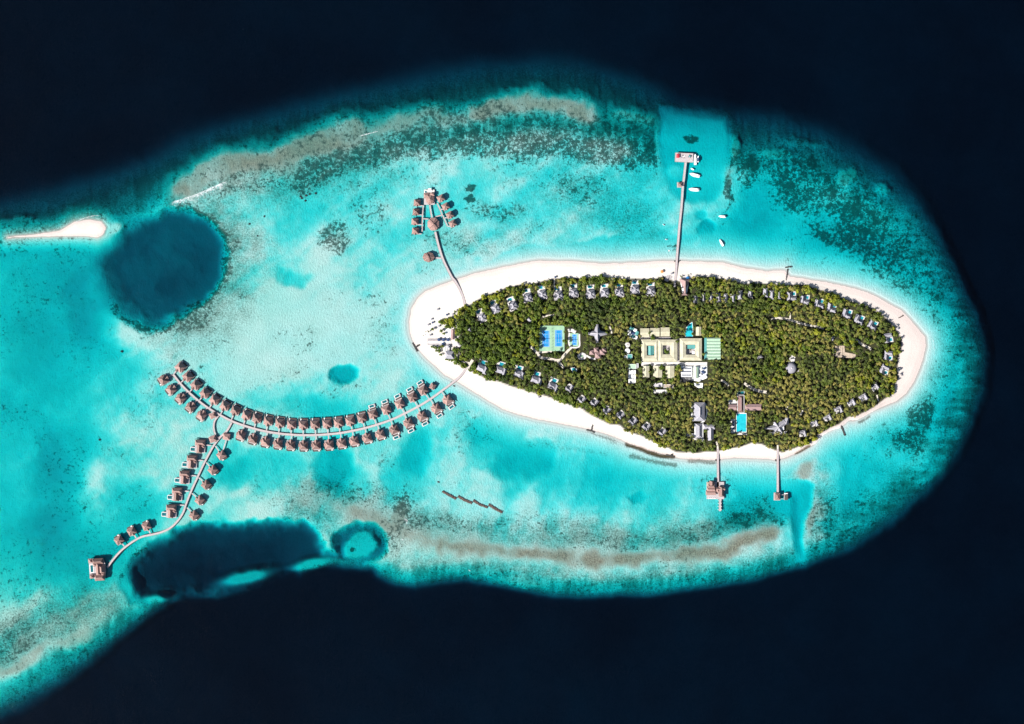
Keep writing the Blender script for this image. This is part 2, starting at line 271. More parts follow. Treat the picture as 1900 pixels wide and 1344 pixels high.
# ---------------------------------------------------------------- materials
MATS = {}
class NT:
    def __init__(s, name):
        s.m = bpy.data.materials.new(name); s.m.use_nodes = True
        s.t = s.m.node_tree; s.b = s.t.nodes['Principled BSDF']; s.out = s.t.nodes['Material Output']
    def n(s, t, **kw):
        o = s.t.nodes.new(t)
        for k, v in kw.items(): setattr(o, k, v)
        return o
    def l(s, a, b): s.t.links.new(a, b)
    def val(s, sock, v):
        if hasattr(v, 'links'): s.l(v, sock)
        else: sock.default_value = v
    def math(s, op, a, b=0.0, c=0.0, clamp=False):
        o = s.n('ShaderNodeMath', operation=op, use_clamp=clamp)
        s.val(o.inputs[0], a); s.val(o.inputs[1], b); s.val(o.inputs[2], c)
        return o.outputs[0]
    def mix(s, f, a, b, mode='MIX'):
        o = s.n('ShaderNodeMix', data_type='RGBA', blend_type=mode)
        s.val(o.inputs[0], f)
        s.val(o.inputs[6], a if hasattr(a, 'links') else (*a, 1)); s.val(o.inputs[7], b if hasattr(b, 'links') else (*b, 1))
        return o.outputs[2]
    def noise(s, vec, scale, detail=3.0, rough=.5, dist=0.0):
        o = s.n('ShaderNodeTexNoise'); o.inputs['Scale'].default_value = scale; o.inputs['Detail'].default_value = detail
        o.inputs['Roughness'].default_value = rough; o.inputs['Distortion'].default_value = dist
        if vec is not None: s.l(vec, o.inputs['Vector'])
        return o.outputs['Fac']
    def ramp(s, v, a, b, lo=0.0, hi=1.0):
        o = s.n('ShaderNodeMapRange', interpolation_type='SMOOTHSTEP')
        s.val(o.inputs[0], v); o.inputs[1].default_value = a; o.inputs[2].default_value = b; o.inputs[3].default_value = lo; o.inputs[4].default_value = hi
        return o.outputs[0]
    def pos(s): return s.n('ShaderNodeNewGeometry').outputs['Position']
    def attr(s, name, kind='GEOMETRY'):
        return s.n('ShaderNodeAttribute', attribute_name=name, attribute_type=kind)

def ground_material():
    t = NT('sand_and_reef')
    p = t.pos()
    ca = t.attr('cover'); cov = t.n('ShaderNodeSeparateColor'); t.l(ca.outputs['Color'], cov.inputs[0]); tf = ca.outputs['Alpha']
    la = t.attr('land'); lnd = t.n('ShaderNodeSeparateColor'); t.l(la.outputs['Color'], lnd.inputs[0]); tide = la.outputs['Alpha']
    coral, rub, algae = cov.outputs[0], cov.outputs[1], cov.outputs[2]
    wet, weed, soil = lnd.outputs[0], lnd.outputs[1], lnd.outputs[2]
    nA = t.noise(p, .21, 4.0, .68, .25)                       # coral heads, about six metres
    nB = t.noise(p, .42, 2.0, .6)
    nC = t.noise(p, .9, 3.0, .7)
    nD = t.noise(p, .035, 3.0, .6)
    sand = t.mix(t.ramp(nC, .3, .75), (.72, .71, .69), (.84, .83, .81))  # fine sand mottling; also paints the wave light pattern into the bed colour
    under = t.ramp(t.math('ADD', nD, t.math('MULTIPLY', nB, .5)), .55, .95)
    sand = t.mix(t.math('MULTIPLY', t.math('MULTIPLY', under, .35), t.math('SUBTRACT', 1.0, t.ramp(wet, 0, .2))), sand, (.50, .54, .50))
    sand = t.mix(algae, sand, (.56, .64, .54))
    fleck = t.math('MULTIPLY', t.ramp(nB, .56, .72), t.math('ADD', .22, t.math('MULTIPLY', algae, .5)))
    sand = t.mix(t.math('MULTIPLY', fleck, t.math('SUBTRACT', 1.0, wet)), sand, (.40, .47, .42))
    rubc = t.mix(t.ramp(nB, .3, .7), (.21, .14, .105), (.47, .335, .26))
    c = t.mix(t.math('MULTIPLY', rub, t.ramp(t.math('ADD', t.math('MULTIPLY', nB, .6), t.math('ADD', rub, t.math('MULTIPLY', nD, .4))), .62, 1.5)), sand, rubc)
    turf = t.mix(t.ramp(nC, .3, .7), (.075, .10, .088), (.235, .255, .205))
    tm = t.math('ADD', t.math('ADD', tf, t.math('MULTIPLY', coral, .35)), t.math('ADD', t.math('MULTIPLY', t.math('SUBTRACT', nB, .5), 1.1), t.math('ADD', t.math('MULTIPLY', t.math('SUBTRACT', nC, .5), 1.3), t.math('MULTIPLY', t.math('SUBTRACT', nD, .5), .7))))
    tm = t.math('MULTIPLY', t.ramp(tm, .12, 1.0), t.ramp(t.math('ADD', tf, coral), .0, .2))
    tm = t.math('MULTIPLY', tm, t.math('SUBTRACT', 1.0, t.math('MULTIPLY', rub, .75)))
    c = t.mix(t.math('MULTIPLY', tm, .9), c, turf)
    big_ = t.noise(p, .085, 3.0, .6, .4)
    th = t.math('ADD', t.math('ADD', t.math('MULTIPLY', t.math('SUBTRACT', nA, .5), 2.5), t.math('MULTIPLY', t.math('SUBTRACT', big_, .5), 1.3)), t.math('ADD', t.math('MULTIPLY', t.math('SUBTRACT', nC, .5), .9), t.math('MULTIPLY', t.math('SUBTRACT', coral, .50), 1.15)))
    cm = t.math('MULTIPLY', t.ramp(th, -.14, .34), t.ramp(coral, .02, .3))
    corc = t.mix(t.ramp(nB, .35, .7), (.022, .04, .038), (.10, .115, .095))
    c = t.mix(t.math('MULTIPLY', cm, .90), c, corc)
    wm = t.math('MULTIPLY', weed, t.ramp(t.math('ADD', nB, t.math('MULTIPLY', weed, .35)), .45, .72))
    c = t.mix(wm, c, (.09, .058, .03))
    dry = t.mix(t.ramp(t.math('ADD', t.math('MULTIPLY', nC, .5), t.math('MULTIPLY', nD, .5)), .35, .65), (.515, .47, .42), (.60, .555, .50))
    dry = t.mix(tide, dry, (.475, .40, .365))
    dry = t.mix(wm, dry, (.10, .065, .035))
    c = t.mix(wet, c, dry)
    soilc = t.mix(nB, (.016, .022, .008), (.05, .045, .022))
    c = t.mix(soil, c, soilc)
    t.l(c, t.b.inputs['Base Color'])
    t.b.inputs['Roughness'].default_value = .9
    t.b.inputs['Specular IOR Level'].default_value = .15
    bmp = t.n('ShaderNodeBump'); bmp.inputs['Strength'].default_value = .46; bmp.inputs['Distance'].default_value = 1.3
    mp = t.n('ShaderNodeMapping'); mp.inputs['Rotation'].default_value = (0, 0, math.radians(20)); mp.inputs['Scale'].default_value = (1.6, .75, 1); t.l(p, mp.inputs['Vector'])
    rip = t.noise(mp.outputs[0], .30, 3.0, .6, .5)
    t.l(t.math('ADD', t.math('MULTIPLY', t.math('MULTIPLY', rip, t.ramp(wet, .3, 0)), 1.9), t.math('ADD', t.math('MULTIPLY', nB, .4), t.math('MULTIPLY', nC, .25))), bmp.inputs['Height']); t.l(bmp.outputs[0], t.b.inputs['Normal'])
    return t.m

def water_material():
    t = NT('sea_water')
    t.t.nodes.remove(t.b)
    p = t.pos()
    tr = t.n('ShaderNodeBsdfTransparent'); gl = t.n('ShaderNodeBsdfGlossy'); gl.inputs['Roughness'].default_value = .03
    fr = t.n('ShaderNodeFresnel'); fr.inputs['IOR'].default_value = 1.33
    mp = t.n('ShaderNodeMapping'); mp.inputs['Rotation'].default_value = (0, 0, math.radians(62)); mp.inputs['Scale'].default_value = (1, 2.1, 1); t.l(p, mp.inputs['Vector'])
    w1 = t.noise(mp.outputs[0], .11, 4.0, .65, .3); w2 = t.noise(mp.outputs[0], .5, 2.0, .6)
    bmp = t.n('ShaderNodeBump'); bmp.inputs['Strength'].default_value = .45; bmp.inputs['Distance'].default_value = 1.4
    w3 = t.noise(p, .012, 4.0, .6, .8)
    t.l(t.math('MULTIPLY', t.math('ADD', w1, t.math('MULTIPLY', w2, .25)), t.ramp(w3, .3, .7, .25, 1.3)), bmp.inputs['Height'])
    t.l(bmp.outputs[0], gl.inputs['Normal'])
    mx = t.n('ShaderNodeMixShader'); t.l(fr.outputs[0], mx.inputs[0]); t.l(tr.outputs[0], mx.inputs[1]); t.l(gl.outputs[0], mx.inputs[2])
    t.l(mx.outputs[0], t.out.inputs['Surface'])
    va = t.n('ShaderNodeVolumeAbsorption'); va.inputs['Density'].default_value = SIG[0]
    va.inputs['Color'].default_value = (0, 1 - SIG[1] / SIG[0], 1 - SIG[2] / SIG[0], 1)
    t.l(va.outputs[0], t.out.inputs['Volume'])
    return t.m
SIG = (.85, .0715, .0570)

def new_obj(name, verts, faces, mat, parent=None, smooth=False):
    me = bpy.data.meshes.new(name)
    me.from_pydata(verts, [], faces); me.update()
    if mat: me.materials.append(mat)
    if smooth: me.polygons.foreach_set('use_smooth', [True] * len(me.polygons))
    o = bpy.data.objects.new(name, me); col.objects.link(o)
    if parent: o.parent = parent
    return o
def np_mesh(name, V, F, mat, smooth=False):
    """V (n,3) float, F (m,k) int -> mesh datablock"""
    me = bpy.data.meshes.new(name)
    m, k = F.shape
    me.vertices.add(len(V)); me.vertices.foreach_set('co', np.ascontiguousarray(V, np.float32).ravel())
    me.loops.add(m * k); me.loops.foreach_set('vertex_index', np.ascontiguousarray(F, np.int32).ravel())
    me.polygons.add(m); me.polygons.foreach_set('loop_start', np.arange(0, m * k, k, dtype=np.int32))
    me.polygons.foreach_set('loop_total', np.full(m, k, np.int32))
    me.polygons.foreach_set('use_smooth', np.full(m, smooth))
    me.update(calc_edges=True)
    if mat: me.materials.append(mat)
    return me
def link(name, me, parent=None):
    o = bpy.data.objects.new(name, me); col.objects.link(o)
    if parent: o.parent = parent
    return o

# ---------------------------------------------------------------- ground sheet: sea bed, beaches, island floor
GSTEP = 2.4
far = np.array([-14000, -9000, -5000, -3000, -2000, -1300, -900, -600, -420, -300, -220, -170, -135, -110, -92, -80, -72])
gx = np.concatenate([far, np.arange(-66, 1966, GSTEP), 1900 - far[::-1]])
gy = np.concatenate([far + 110, np.arange(50, 1410, GSTEP), 1344 - far[::-1]])
GX, GY = np.meshgrid(gx, gy)
T = terrain(GX, GY)
V = np.stack([(GX - 950) * S, (672 - GY) * S, T['z']], -1).reshape(-1, 3)
ny, nx = GX.shape
idx = np.arange(ny * nx).reshape(ny, nx)
Fq = np.stack([idx[1:, :-1], idx[1:, 1:], idx[:-1, 1:], idx[:-1, :-1]], -1).reshape(-1, 4)
cover = np.stack([T['coral'], T['rub'], T['algae'], T['turf']], -1).reshape(-1, 4).astype(np.float32)
soil = sst(-.5, 2.0, T['forest']) * sst(846, 856, GX)
land = np.stack([T['wet'], T['weed'], soil, T['tide']], -1).reshape(-1, 4).astype(np.float32)
fav = lambda a: a.reshape(-1)[Fq].mean(1)
zq, fq, sbq = fav(T['z']), fav(T['forest']), fav(T['sb'])
kind = np.where(fq > 0, 2, np.where(zq > 0, np.where(sbq > -3, 3, 1), 0))
MAT_GROUND = ground_material()
def setting(o): o['kind'] = 'structure'; return o
for k, nm in enumerate(('seabed', 'beach', 'island_ground', 'sandbank')):
    f = Fq[kind == k]
    used, inv = np.unique(f, return_inverse=True)
    me = np_mesh(nm, V[used], inv.reshape(-1, 4), MAT_GROUND, smooth=True)
    for an, arr in (('cover', cover), ('land', land)):
        a = me.attributes.new(an, 'FLOAT_COLOR', 'POINT'); a.data.foreach_set('color', np.ascontiguousarray(arr[used]).ravel())
    setting(link(nm, me))
E_ = 11000.0
wv = [(x, y, z) for z in (-110, 0) for x, y in ((-E_, -E_), (E_, -E_), (E_, E_), (-E_, E_))]
water = setting(new_obj('sea_water', wv, [(3, 2, 1, 0), (4, 5, 6, 7), (0, 1, 5, 4), (1, 2, 6, 5), (2, 3, 7, 6), (3, 0, 4, 7)], water_material()))
# ---------------------------------------------------------------- object materials
def mat(name, c, c2=None, scale=1.5, rough=.75, spec=.3, metal=0.0, stripes=None, vary=0.0):
    """colour with fine mottling; stripes = (axis angle, spacing) gives courses of thatch, boards or sheets"""
    t = NT(name)
    c2 = c2 or tuple(v * .72 for v in c)
    tc = t.n('ShaderNodeTexCoord').outputs['Object']
    n = t.noise(tc, scale, 4.0, .65)
    f = t.ramp(n, .3, .72)
    cc = t.mix(f, c2, c)
    if stripes:
        w = t.n('ShaderNodeTexWave', wave_type='BANDS', bands_direction=stripes[0]); w.inputs['Scale'].default_value = stripes[1]
        w.inputs['Distortion'].default_value = .6; t.l(tc, w.inputs['Vector'])
        cc = t.mix(t.math('MULTIPLY', w.outputs['Fac'], stripes[2]), cc, tuple(v * .5 for v in c2))
    if vary:
        r = t.n('ShaderNodeObjectInfo').outputs['Random']
        hs = t.n('ShaderNodeHueSaturation'); t.l(cc, hs.inputs['Color']); t.l(t.math('ADD', 1 - vary, t.math('MULTIPLY', r, 2 * vary)), hs.inputs['Value'])
        cc = hs.outputs[0]
    t.l(cc, t.b.inputs['Base Color'])
    t.b.inputs['Roughness'].default_value = rough; t.b.inputs['Specular IOR Level'].default_value = spec; t.b.inputs['Metallic'].default_value = metal
    return t.m
M_THATCH = mat('brown_shingle', (.37, .225, .195), (.20, .125, .11), .9, .85, .15, stripes=('Z', 1.1, .35), vary=.26)
M_CAP = mat('ridge_thatch', (.40, .28, .24), (.30, .20, .17), 1.2, .9, .1)
M_WOOD = mat('weathered_boards', (.47, .415, .41), (.34, .30, .30), .7, .85, .15, stripes=('X', 1.6, .25))
M_DWOOD = mat('dark_timber', (.10, .075, .065), (.06, .045, .04), .8, .8, .2)
M_WALL = mat('villa_wall', (.42, .33, .26), None, .8)
M_WHITE = mat('white_render', (.78, .77, .74), (.66, .65, .62), .5)
M_GREY = mat('grey_roof_shingle', (.36, .345, .375), (.23, .225, .255), .8, .8, .2, stripes=('Z', 1.4, .25), vary=.12)
M_GREYCAP = mat('pale_ridge', (.52, .48, .49), None, .8)
M_PINK = mat('pinkish_shingle', (.36, .245, .235), (.26, .17, .165), .8, .8, .2, stripes=('Z', 1.4, .25))
M_CREAM = mat('cream_sheet_roof', (.50, .46, .33), (.36, .33, .225), .17, .6, .3, stripes=('X', .9, .08))
M_CREAMCAP = mat('cream_ridge', (.56, .52, .38), None, .8, .6)
M_PAVE = mat('grey_paving', (.40, .36, .35), (.27, .245, .24), .35)
M_PALEPAVE = mat('pale_paving', (.62, .58, .54), (.46, .43, .40), .35)
M_TAN = mat('tan_slab', (.46, .37, .28), (.30, .24, .19), .3)
M_POOL = mat('pool_water', (.008, .085, .10), (.012, .12, .135), .35, .08, .5)
M_VPOOL = mat('villa_pool_water', (.012, .17, .22), (.018, .24, .29), .35, .08, .5)
M_BIGPOOL = mat('bright_pool_water', (.01, .30, .36), (.02, .42, .47), .2, .08, .5)
M_TEAL = mat('teal_panel', (.10, .30, .28), (.06, .22, .21), .6, .5)
M_PALEGREEN = mat('pale_green_sheet', (.40, .52, .38), (.28, .42, .31), .4, .6)
M_COURTGREEN = mat('green_court', (.29, .44, .29), (.22, .37, .24), .12, .85)
M_COURTBLUE = mat('blue_court', (.012, .21, .52), (.01, .18, .46), .12, .85)
M_LINE = mat('white_line', (.80, .80, .78))
M_PATH = mat('sand_path', (.60, .54, .45), (.44, .39, .32), .3, .95)
M_METAL = mat('dark_metal', (.05, .05, .055), None, 1.0, .5)
M_SOLAR = mat('solar_glass', (.02, .03, .055), (.03, .045, .08), .6, .15, .5)
M_ROCK = mat('sea_worn_rock', (.15, .105, .085), (.06, .045, .04), .45, .9)
M_DROCK = mat('wet_dark_rock', (.06, .055, .05), (.03, .03, .03), .5, .7)
M_RED = mat('red_canvas', (.48, .035, .05), (.40, .03, .04), .8)
M_ORANGE = mat('orange_canvas', (.60, .24, .07), None, .8)
M_BLUE = mat('blue_canvas', (.02, .17, .42), None, .8)
M_NAVY = mat('navy_canvas', (.03, .055, .13), None, .8)
M_GELCOAT = mat('white_gelcoat', (.80, .80, .80), (.74, .75, .76), .4, .3, .5)
M_GLASS = mat('tinted_glass', (.02, .03, .04), None, 1.0, .08, .5)
M_TRUNK = mat('bark', (.16, .115, .08), (.09, .065, .045), .8, .9)
M_FOAM = mat('sea_foam', (.86, .87, .87), (.74, .78, .79), .4, .9)

# ---------------------------------------------------------------- mesh helpers
def foam_material():
    t = NT('sea_foam_sheet'); p = t.pos()
    d = t.attr('dens').outputs['Fac']
    n1 = t.noise(p, .22, 5.0, .7, 1.2); n2 = t.noise(p, 1.1, 3.0, .7)
    a = t.ramp(t.math('ADD', t.math('ADD', t.math('MULTIPLY', n1, 1.1), t.math('MULTIPLY', n2, .5)), t.math('MULTIPLY', d, .75)), 1.24, 1.95)
    t.l(t.math('MULTIPLY', a, t.ramp(d, .02, .3)), t.b.inputs['Alpha']); t.b.inputs['Base Color'].default_value = (.80, .83, .84, 1); t.b.inputs['Roughness'].default_value = .9
    return t.m
M_FOAMSHEET = foam_material()
class MB:
    def __init__(s, rot=0.0, off=(0, 0, 0)): s.v = []; s.f = []; s.c, s.s = math.cos(rot), math.sin(rot); s.o = off
    def pt(s, x, y, z):
        s.v.append((x * s.c - y * s.s + s.o[0], x * s.s + y * s.c + s.o[1], z + s.o[2])); return len(s.v) - 1
    def prism(s, poly, z0, z1, top=True, bottom=True):
        n = len(poly); a = [s.pt(x, y, z0) for x, y in poly]; b = [s.pt(x, y, z1) for x, y in poly]
        for i in range(n): s.f.append((a[i], a[(i + 1) % n], b[(i + 1) % n], b[i]))
        if bottom: s.f.append(tuple(reversed(a)))
        if top: s.f.append(tuple(b))
        return s
    def box(s, x0, x1, y0, y1, z0, z1): return s.prism([(x0, y0), (x1, y0), (x1, y1), (x0, y1)], z0, z1)
    def hip(s, x0, x1, y0, y1, z0, z1, inset=None, th=.3):
        """hip roof solid, ridge along the longer side; inset 0 makes a gable"""
        w, d = x1 - x0, y1 - y0
        e = [s.pt(x, y, z0) for x, y in ((x0, y0), (x1, y0), (x1, y1), (x0, y1))]
        l = [s.pt(x, y, z0 - th) for x, y in ((x0, y0), (x1, y0), (x1, y1), (x0, y1))]
        for i in range(4): s.f.append((l[i], l[(i + 1) % 4], e[(i + 1) % 4], e[i]))
        s.f.append((l[3], l[2], l[1], l[0]))
        xm, ym = (x0 + x1) / 2, (y0 + y1) / 2
        if w >= d:
            i = d / 2 if inset is None else inset
            a, b = (x0 + i, ym), (x1 - i, ym)
        else:
            i = w / 2 if inset is None else inset
            a, b = (xm, y0 + i), (xm, y1 - i)
        if abs(a[0] - b[0]) + abs(a[1] - b[1]) < .05:
            k = s.pt(xm, ym, z1)
            for i in range(4): s.f.append((e[i], e[(i + 1) % 4], k))
        else:
            A = s.pt(*a, z1); B = s.pt(*b, z1)
            if w >= d: s.f += [(e[0], e[1], B, A), (e[1], e[2], B), (e[2], e[3], A, B), (e[3], e[0], A)]
            else: s.f += [(e[0], e[1], A), (e[1], e[2], B, A), (e[2], e[3], B), (e[3], e[0], A, B)]
        return s
    def hip_lines(s, x0, x1, y0, y1, z0, z1, inset=None):
        w, d = x1 - x0, y1 - y0; xm, ym = (x0 + x1) / 2, (y0 + y1) / 2
        if w >= d:
            i = d / 2 if inset is None else inset; a, b = (x0 + i, ym, z1), (x1 - i, ym, z1)
            c = [((x0, y0, z0), a), ((x0, y1, z0), a), ((x1, y0, z0), b), ((x1, y1, z0), b)]
        else:
            i = w / 2 if inset is None else inset; a, b = (xm, y0 + i, z1), (xm, y1 - i, z1)
            c = [((x0, y0, z0), a), ((x1, y0, z0), a), ((x0, y1, z0), b), ((x1, y1, z0), b)]
        return c + ([(a, b)] if (abs(a[0] - b[0]) + abs(a[1] - b[1])) > .1 else [])
    def cone(s, poly, z0, z1, c=(0, 0), th=.3):
        n = len(poly); e = [s.pt(x, y, z0) for x, y in poly]; l = [s.pt(x, y, z0 - th) for x, y in poly]; k = s.pt(*c, z1)
        for i in range(n): j = (i + 1) % n; s.f += [(l[i], l[j], e[j], e[i]), (e[i], e[j], k)]
        s.f.append(tuple(reversed(l))); return s
    def bar(s, p, q, w=.35, h=.22):
        dx, dy = q[0] - p[0], q[1] - p[1]; L = math.hypot(dx, dy) or 1e-6
        nx, ny = (-dy / L * w / 2, dx / L * w / 2) if L > 1e-3 else (w / 2, 0)
        i = [s.pt(p[0] + nx, p[1] + ny, p[2] - h / 2), s.pt(p[0] - nx, p[1] - ny, p[2] - h / 2), s.pt(q[0] - nx, q[1] - ny, q[2] - h / 2), s.pt(q[0] + nx, q[1] + ny, q[2] - h / 2),
             s.pt(p[0] + nx, p[1] + ny, p[2] + h), s.pt(p[0] - nx, p[1] - ny, p[2] + h), s.pt(q[0] - nx, q[1] - ny, q[2] + h), s.pt(q[0] + nx, q[1] + ny, q[2] + h)]
        for f in ((0, 1, 2, 3), (7, 6, 5, 4), (0, 4, 5, 1), (1, 5, 6, 2), (2, 6, 7, 3), (3, 7, 4, 0)): s.f.append(tuple(i[k] for k in f))
        return s
    def ribbon(s, pts, w, z0, z1):
        """closed strip of thickness z0..z1 along world points; w number or list"""
        n = len(pts); L = []; R = []
        for i, p in enumerate(pts):
            a = pts[max(i - 1, 0)]; b = pts[min(i + 1, n - 1)]
            dx, dy = b[0] - a[0], b[1] - a[1]; k = math.hypot(dx, dy) or 1
            ww = (w[i] if isinstance(w, (list, tuple)) else w) / 2
            L.append((p[0] - dy / k * ww, p[1] + dx / k * ww)); R.append((p[0] + dy / k * ww, p[1] - dx / k * ww))
        q = [[s.pt(*a, z) for a in side] for side, z in ((L, z0), (R, z0), (L, z1), (R, z1))]
        for i in range(n - 1):
            s.f += [(q[2][i], q[3][i], q[3][i + 1], q[2][i + 1]), (q[1][i], q[0][i], q[0][i + 1], q[1][i + 1]),
                    (q[0][i], q[2][i], q[2][i + 1], q[0][i + 1]), (q[3][i], q[1][i], q[1][i + 1], q[3][i + 1])]
        s.f += [(q[0][0], q[1][0], q[3][0], q[2][0]), (q[1][-1], q[0][-1], q[2][-1], q[3][-1])]
        return s
    def mesh(s, name, m, smooth=False):
        me = bpy.data.meshes.new(name); me.from_pydata(s.v, [], s.f); me.update(); me.materials.append(m)
        if smooth: me.polygons.foreach_set('use_smooth', [True] * len(me.polygons))
        return me
def part(name, mb, m, parent, stuff=False, smooth=False, label=None):
    o = link(name, mb.mesh(name, m, smooth), parent)
    if stuff: o['kind'] = 'stuff'
    if label: o['label'] = label
    return o
def tag(o, label, cat, group=None):
    o['label'] = label; o['category'] = cat
    if group: o['group'] = group
    return o
def thing(name, label, cat, loc=(0, 0, 0), rot=0.0, group=None):
    o = bpy.data.objects.new(name, None); col.objects.link(o)
    o.location = loc; o.rotation_euler = (0, 0, rot); o.empty_display_size = .5
    return tag(o, label, cat, group)
def clone(root, loc, rot, label, group=None):
    r = root.copy(); col.objects.link(r); r.location = loc; r.rotation_euler = (0, 0, rot); r['label'] = label
    if group: r['group'] = group
    for ch in list(root.children):
        c = ch.copy(); col.objects.link(c); c.parent = r
        for g in list(ch.children):
            d = g.copy(); col.objects.link(d); d.parent = c
    return r
ORD = ['first', 'second', 'third', 'fourth', 'fifth', 'sixth', 'seventh', 'eighth', 'ninth', 'tenth', 'eleventh', 'twelfth', 'thirteenth', 'fourteenth',
       'fifteenth', 'sixteenth', 'seventeenth', 'eighteenth', 'nineteenth', 'twentieth', 'twenty-first', 'twenty-second', 'twenty-third', 'twenty-fourth', 'twenty-fifth']
def smooth_line(pts, n=6):
    """Catmull-Rom through the points"""
    out = []
    p = [pts[0]] + list(pts) + [pts[-1]]
    for i in range(1, len(p) - 2):
        for k in range(n):
            t = k / n
            out.append(tuple(.5 * (2 * b + (c - a) * t + (2 * a - 5 * b + 4 * c - d) * t * t + (3 * b - a - 3 * c + d) * t ** 3)
                             for a, b, c, d in zip(p[i - 1], p[i], p[i + 1], p[i + 2])))
    return out + [tuple(pts[-1])]
def nearest(pts, c):
    best = None
    for a, b in zip(pts[:-1], pts[1:]):
        vx, vy = b[0] - a[0], b[1] - a[1]; t = max(0, min(1, ((c[0] - a[0]) * vx + (c[1] - a[1]) * vy) / (vx * vx + vy * vy + 1e-9)))
        q = (a[0] + t * vx, a[1] + t * vy); d = math.hypot(c[0] - q[0], c[1] - q[1])
        if best is None or d < best[0]: best = (d, q)
    return best
EXC = []                                  # footprints kept free of trees: (x, y, half width, half depth, rotation) in world metres
EXL = []                                  # paths kept free of trees: (points, half width)
def keep(x, y, hw, hd, rot=0.0): EXC.append((x, y, hw, hd, rot))
GZ = 2.0                                  # height of the island floor

def roof_block(root, x0, x1, y0, y1, eave, top, mr, mw, mc, base, rot=0.0, off=(0, 0, 0), inset=None, over=.8, cap=.38, wall=True, cname='ridge_cap'):
    """one roofed volume: walls, roof and the pale caps on its ridges (a sub-part of the roof)"""
    if wall: part('wall', MB(rot, off).box(x0 + over, x1 - over, y0 + over, y1 - over, base, eave - .32), mw, root)
    r = part('roof', MB(rot, off).hip(x0, x1, y0, y1, eave, top, inset), mr, root)
    if mc:
        m = MB(rot, off)
        for a, b in m.hip_lines(x0, x1, y0, y1, eave, top, inset): m.bar(a, b, cap, .16)
        part(cname, m, mc, r, stuff=True)
    return r
def pool_part(root, cx, cy, w, d, z, mrim, mwat, rim=.7, rot=0.0, off=(0, 0, 0), name='plunge_pool'):
    m = MB(rot, off)
    for b in ((cx - w / 2 - rim, cx + w / 2 + rim, cy + d / 2, cy + d / 2 + rim), (cx - w / 2 - rim, cx + w / 2 + rim, cy - d / 2 - rim, cy - d / 2),
              (cx - w / 2 - rim, cx - w / 2, cy - d / 2, cy + d / 2), (cx + w / 2, cx + w / 2 + rim, cy - d / 2, cy + d / 2)): m.box(*b, z - .9, z + .15)
    p = part(name, m, mrim, root)
    part('pool_water', MB(rot, off).box(cx - w / 2, cx + w / 2, cy - d / 2, cy + d / 2, z - .8, z - .12), mwat, p)
    return p
# ---------------------------------------------------------------- boardwalks over the lagoon
def boardwalk(name, label, pts_px, w, z=2.1, n=5, posts=True, rail=False, cat='boardwalk', wlist=None, piles_from=None):
    pts = smooth_line([P(x, y, z) for x, y in pts_px], n)
    root = thing(name, label, cat, (pts[0][0], pts[0][1], 0))
    off = (-pts[0][0], -pts[0][1], 0)
    part('deck', MB(0, off).ribbon(pts, w, z - .28, z), M_WOOD, root)
    e = MB(0, off)
    for sgn in (-1, 1):
        side = []
        for i, p in enumerate(pts):
            a = pts[max(i - 1, 0)]; b = pts[min(i + 1, len(pts) - 1)]; k = math.hypot(b[0] - a[0], b[1] - a[1]) or 1
            side.append((p[0] - (b[1] - a[1]) / k * (w / 2 - .12) * sgn, p[1] + (b[0] - a[0]) / k * (w / 2 - .12) * sgn))
        e.ribbon(side, .24, z + .004, z + .18)
    part('edge_beam', e, M_CAP, root)
    if posts:
        pm = MB(0, off); acc = 0
        for a, b in zip(pts[:-1], pts[1:]):
            acc += math.hypot(b[0] - a[0], b[1] - a[1])
            if acc > 6:
                acc = 0; k = math.hypot(b[0] - a[0], b[1] - a[1])
                for sgn in (-1, 1):
                    x = b[0] - (b[1] - a[1]) / k * (w / 2 - .35) * sgn; y = b[1] + (b[0] - a[0]) / k * (w / 2 - .35) * sgn
                    pm.box(x - .17, x + .17, y - .17, y + .17, -4.5, z - .3)
        part('pile', pm, M_DWOOD, root, stuff=True)
    return root, pts
MAIN = [(321,695),(336,714),(353,731),(371.4,746.7),(391.4,761),(411.4,772.4),(431.4,782.5),(454,790.6),(476,797),(497.6,801.8),(519.5,805),(541.3,807),(565.6,807.9),
        (589.8,807.4),(614,805.7),(633.5,803.5),(657.8,799),(679.6,794),(702.7,787.3),(728,778.3),(753.6,766.2),(779,752.8),(801,739),(820.3,725),(839.7,710.4),(854.3,698),(865,684)]
b_main, L_main = boardwalk('boardwalk', 'long curved boardwalk sweeping from the western beach through two rows of water villas', MAIN, 3.3)
BR = [(429.5,784.5),(425,798.5),(410.5,809.5),(405.5,815),(395.2,829),(380,857),(366.7,885),(353.3,914.3),(344,938.5),(340,950.5),(330.5,965.7),(317,979),(300,987.6),(281,992.4),
      (263.8,996.2),(248.6,1003.8),(231.4,1016.2),(220,1026.7),(208.6,1040),(199,1053)]
BR[1] = (421, 799.5)
b_br, L_br = boardwalk('boardwalk', 'southern branch boardwalk running down to the lone residence at the edge of the dark pool', BR, 3.0)
b_lp, L_lp = boardwalk('boardwalk', 'short looping boardwalk that cuts the corner between the curved and the southern boardwalks',
                       [(405.2,771.8),(397.6,782.9),(396.6,797),(400.3,808.5),(404,812.6)], 2.6)
STEM = [(807.4,430.5),(813,453.9),(821.2,480),(829.5,498),(838.4,515),(844.6,522.5),(854.5,540.3),(860.5,556.4),(863.5,571)]
b_st, L_st = boardwalk('boardwalk', 'grey boardwalk from the northwest beach out to the spa pavilions in the lagoon', STEM, 3.4, z=2.3)

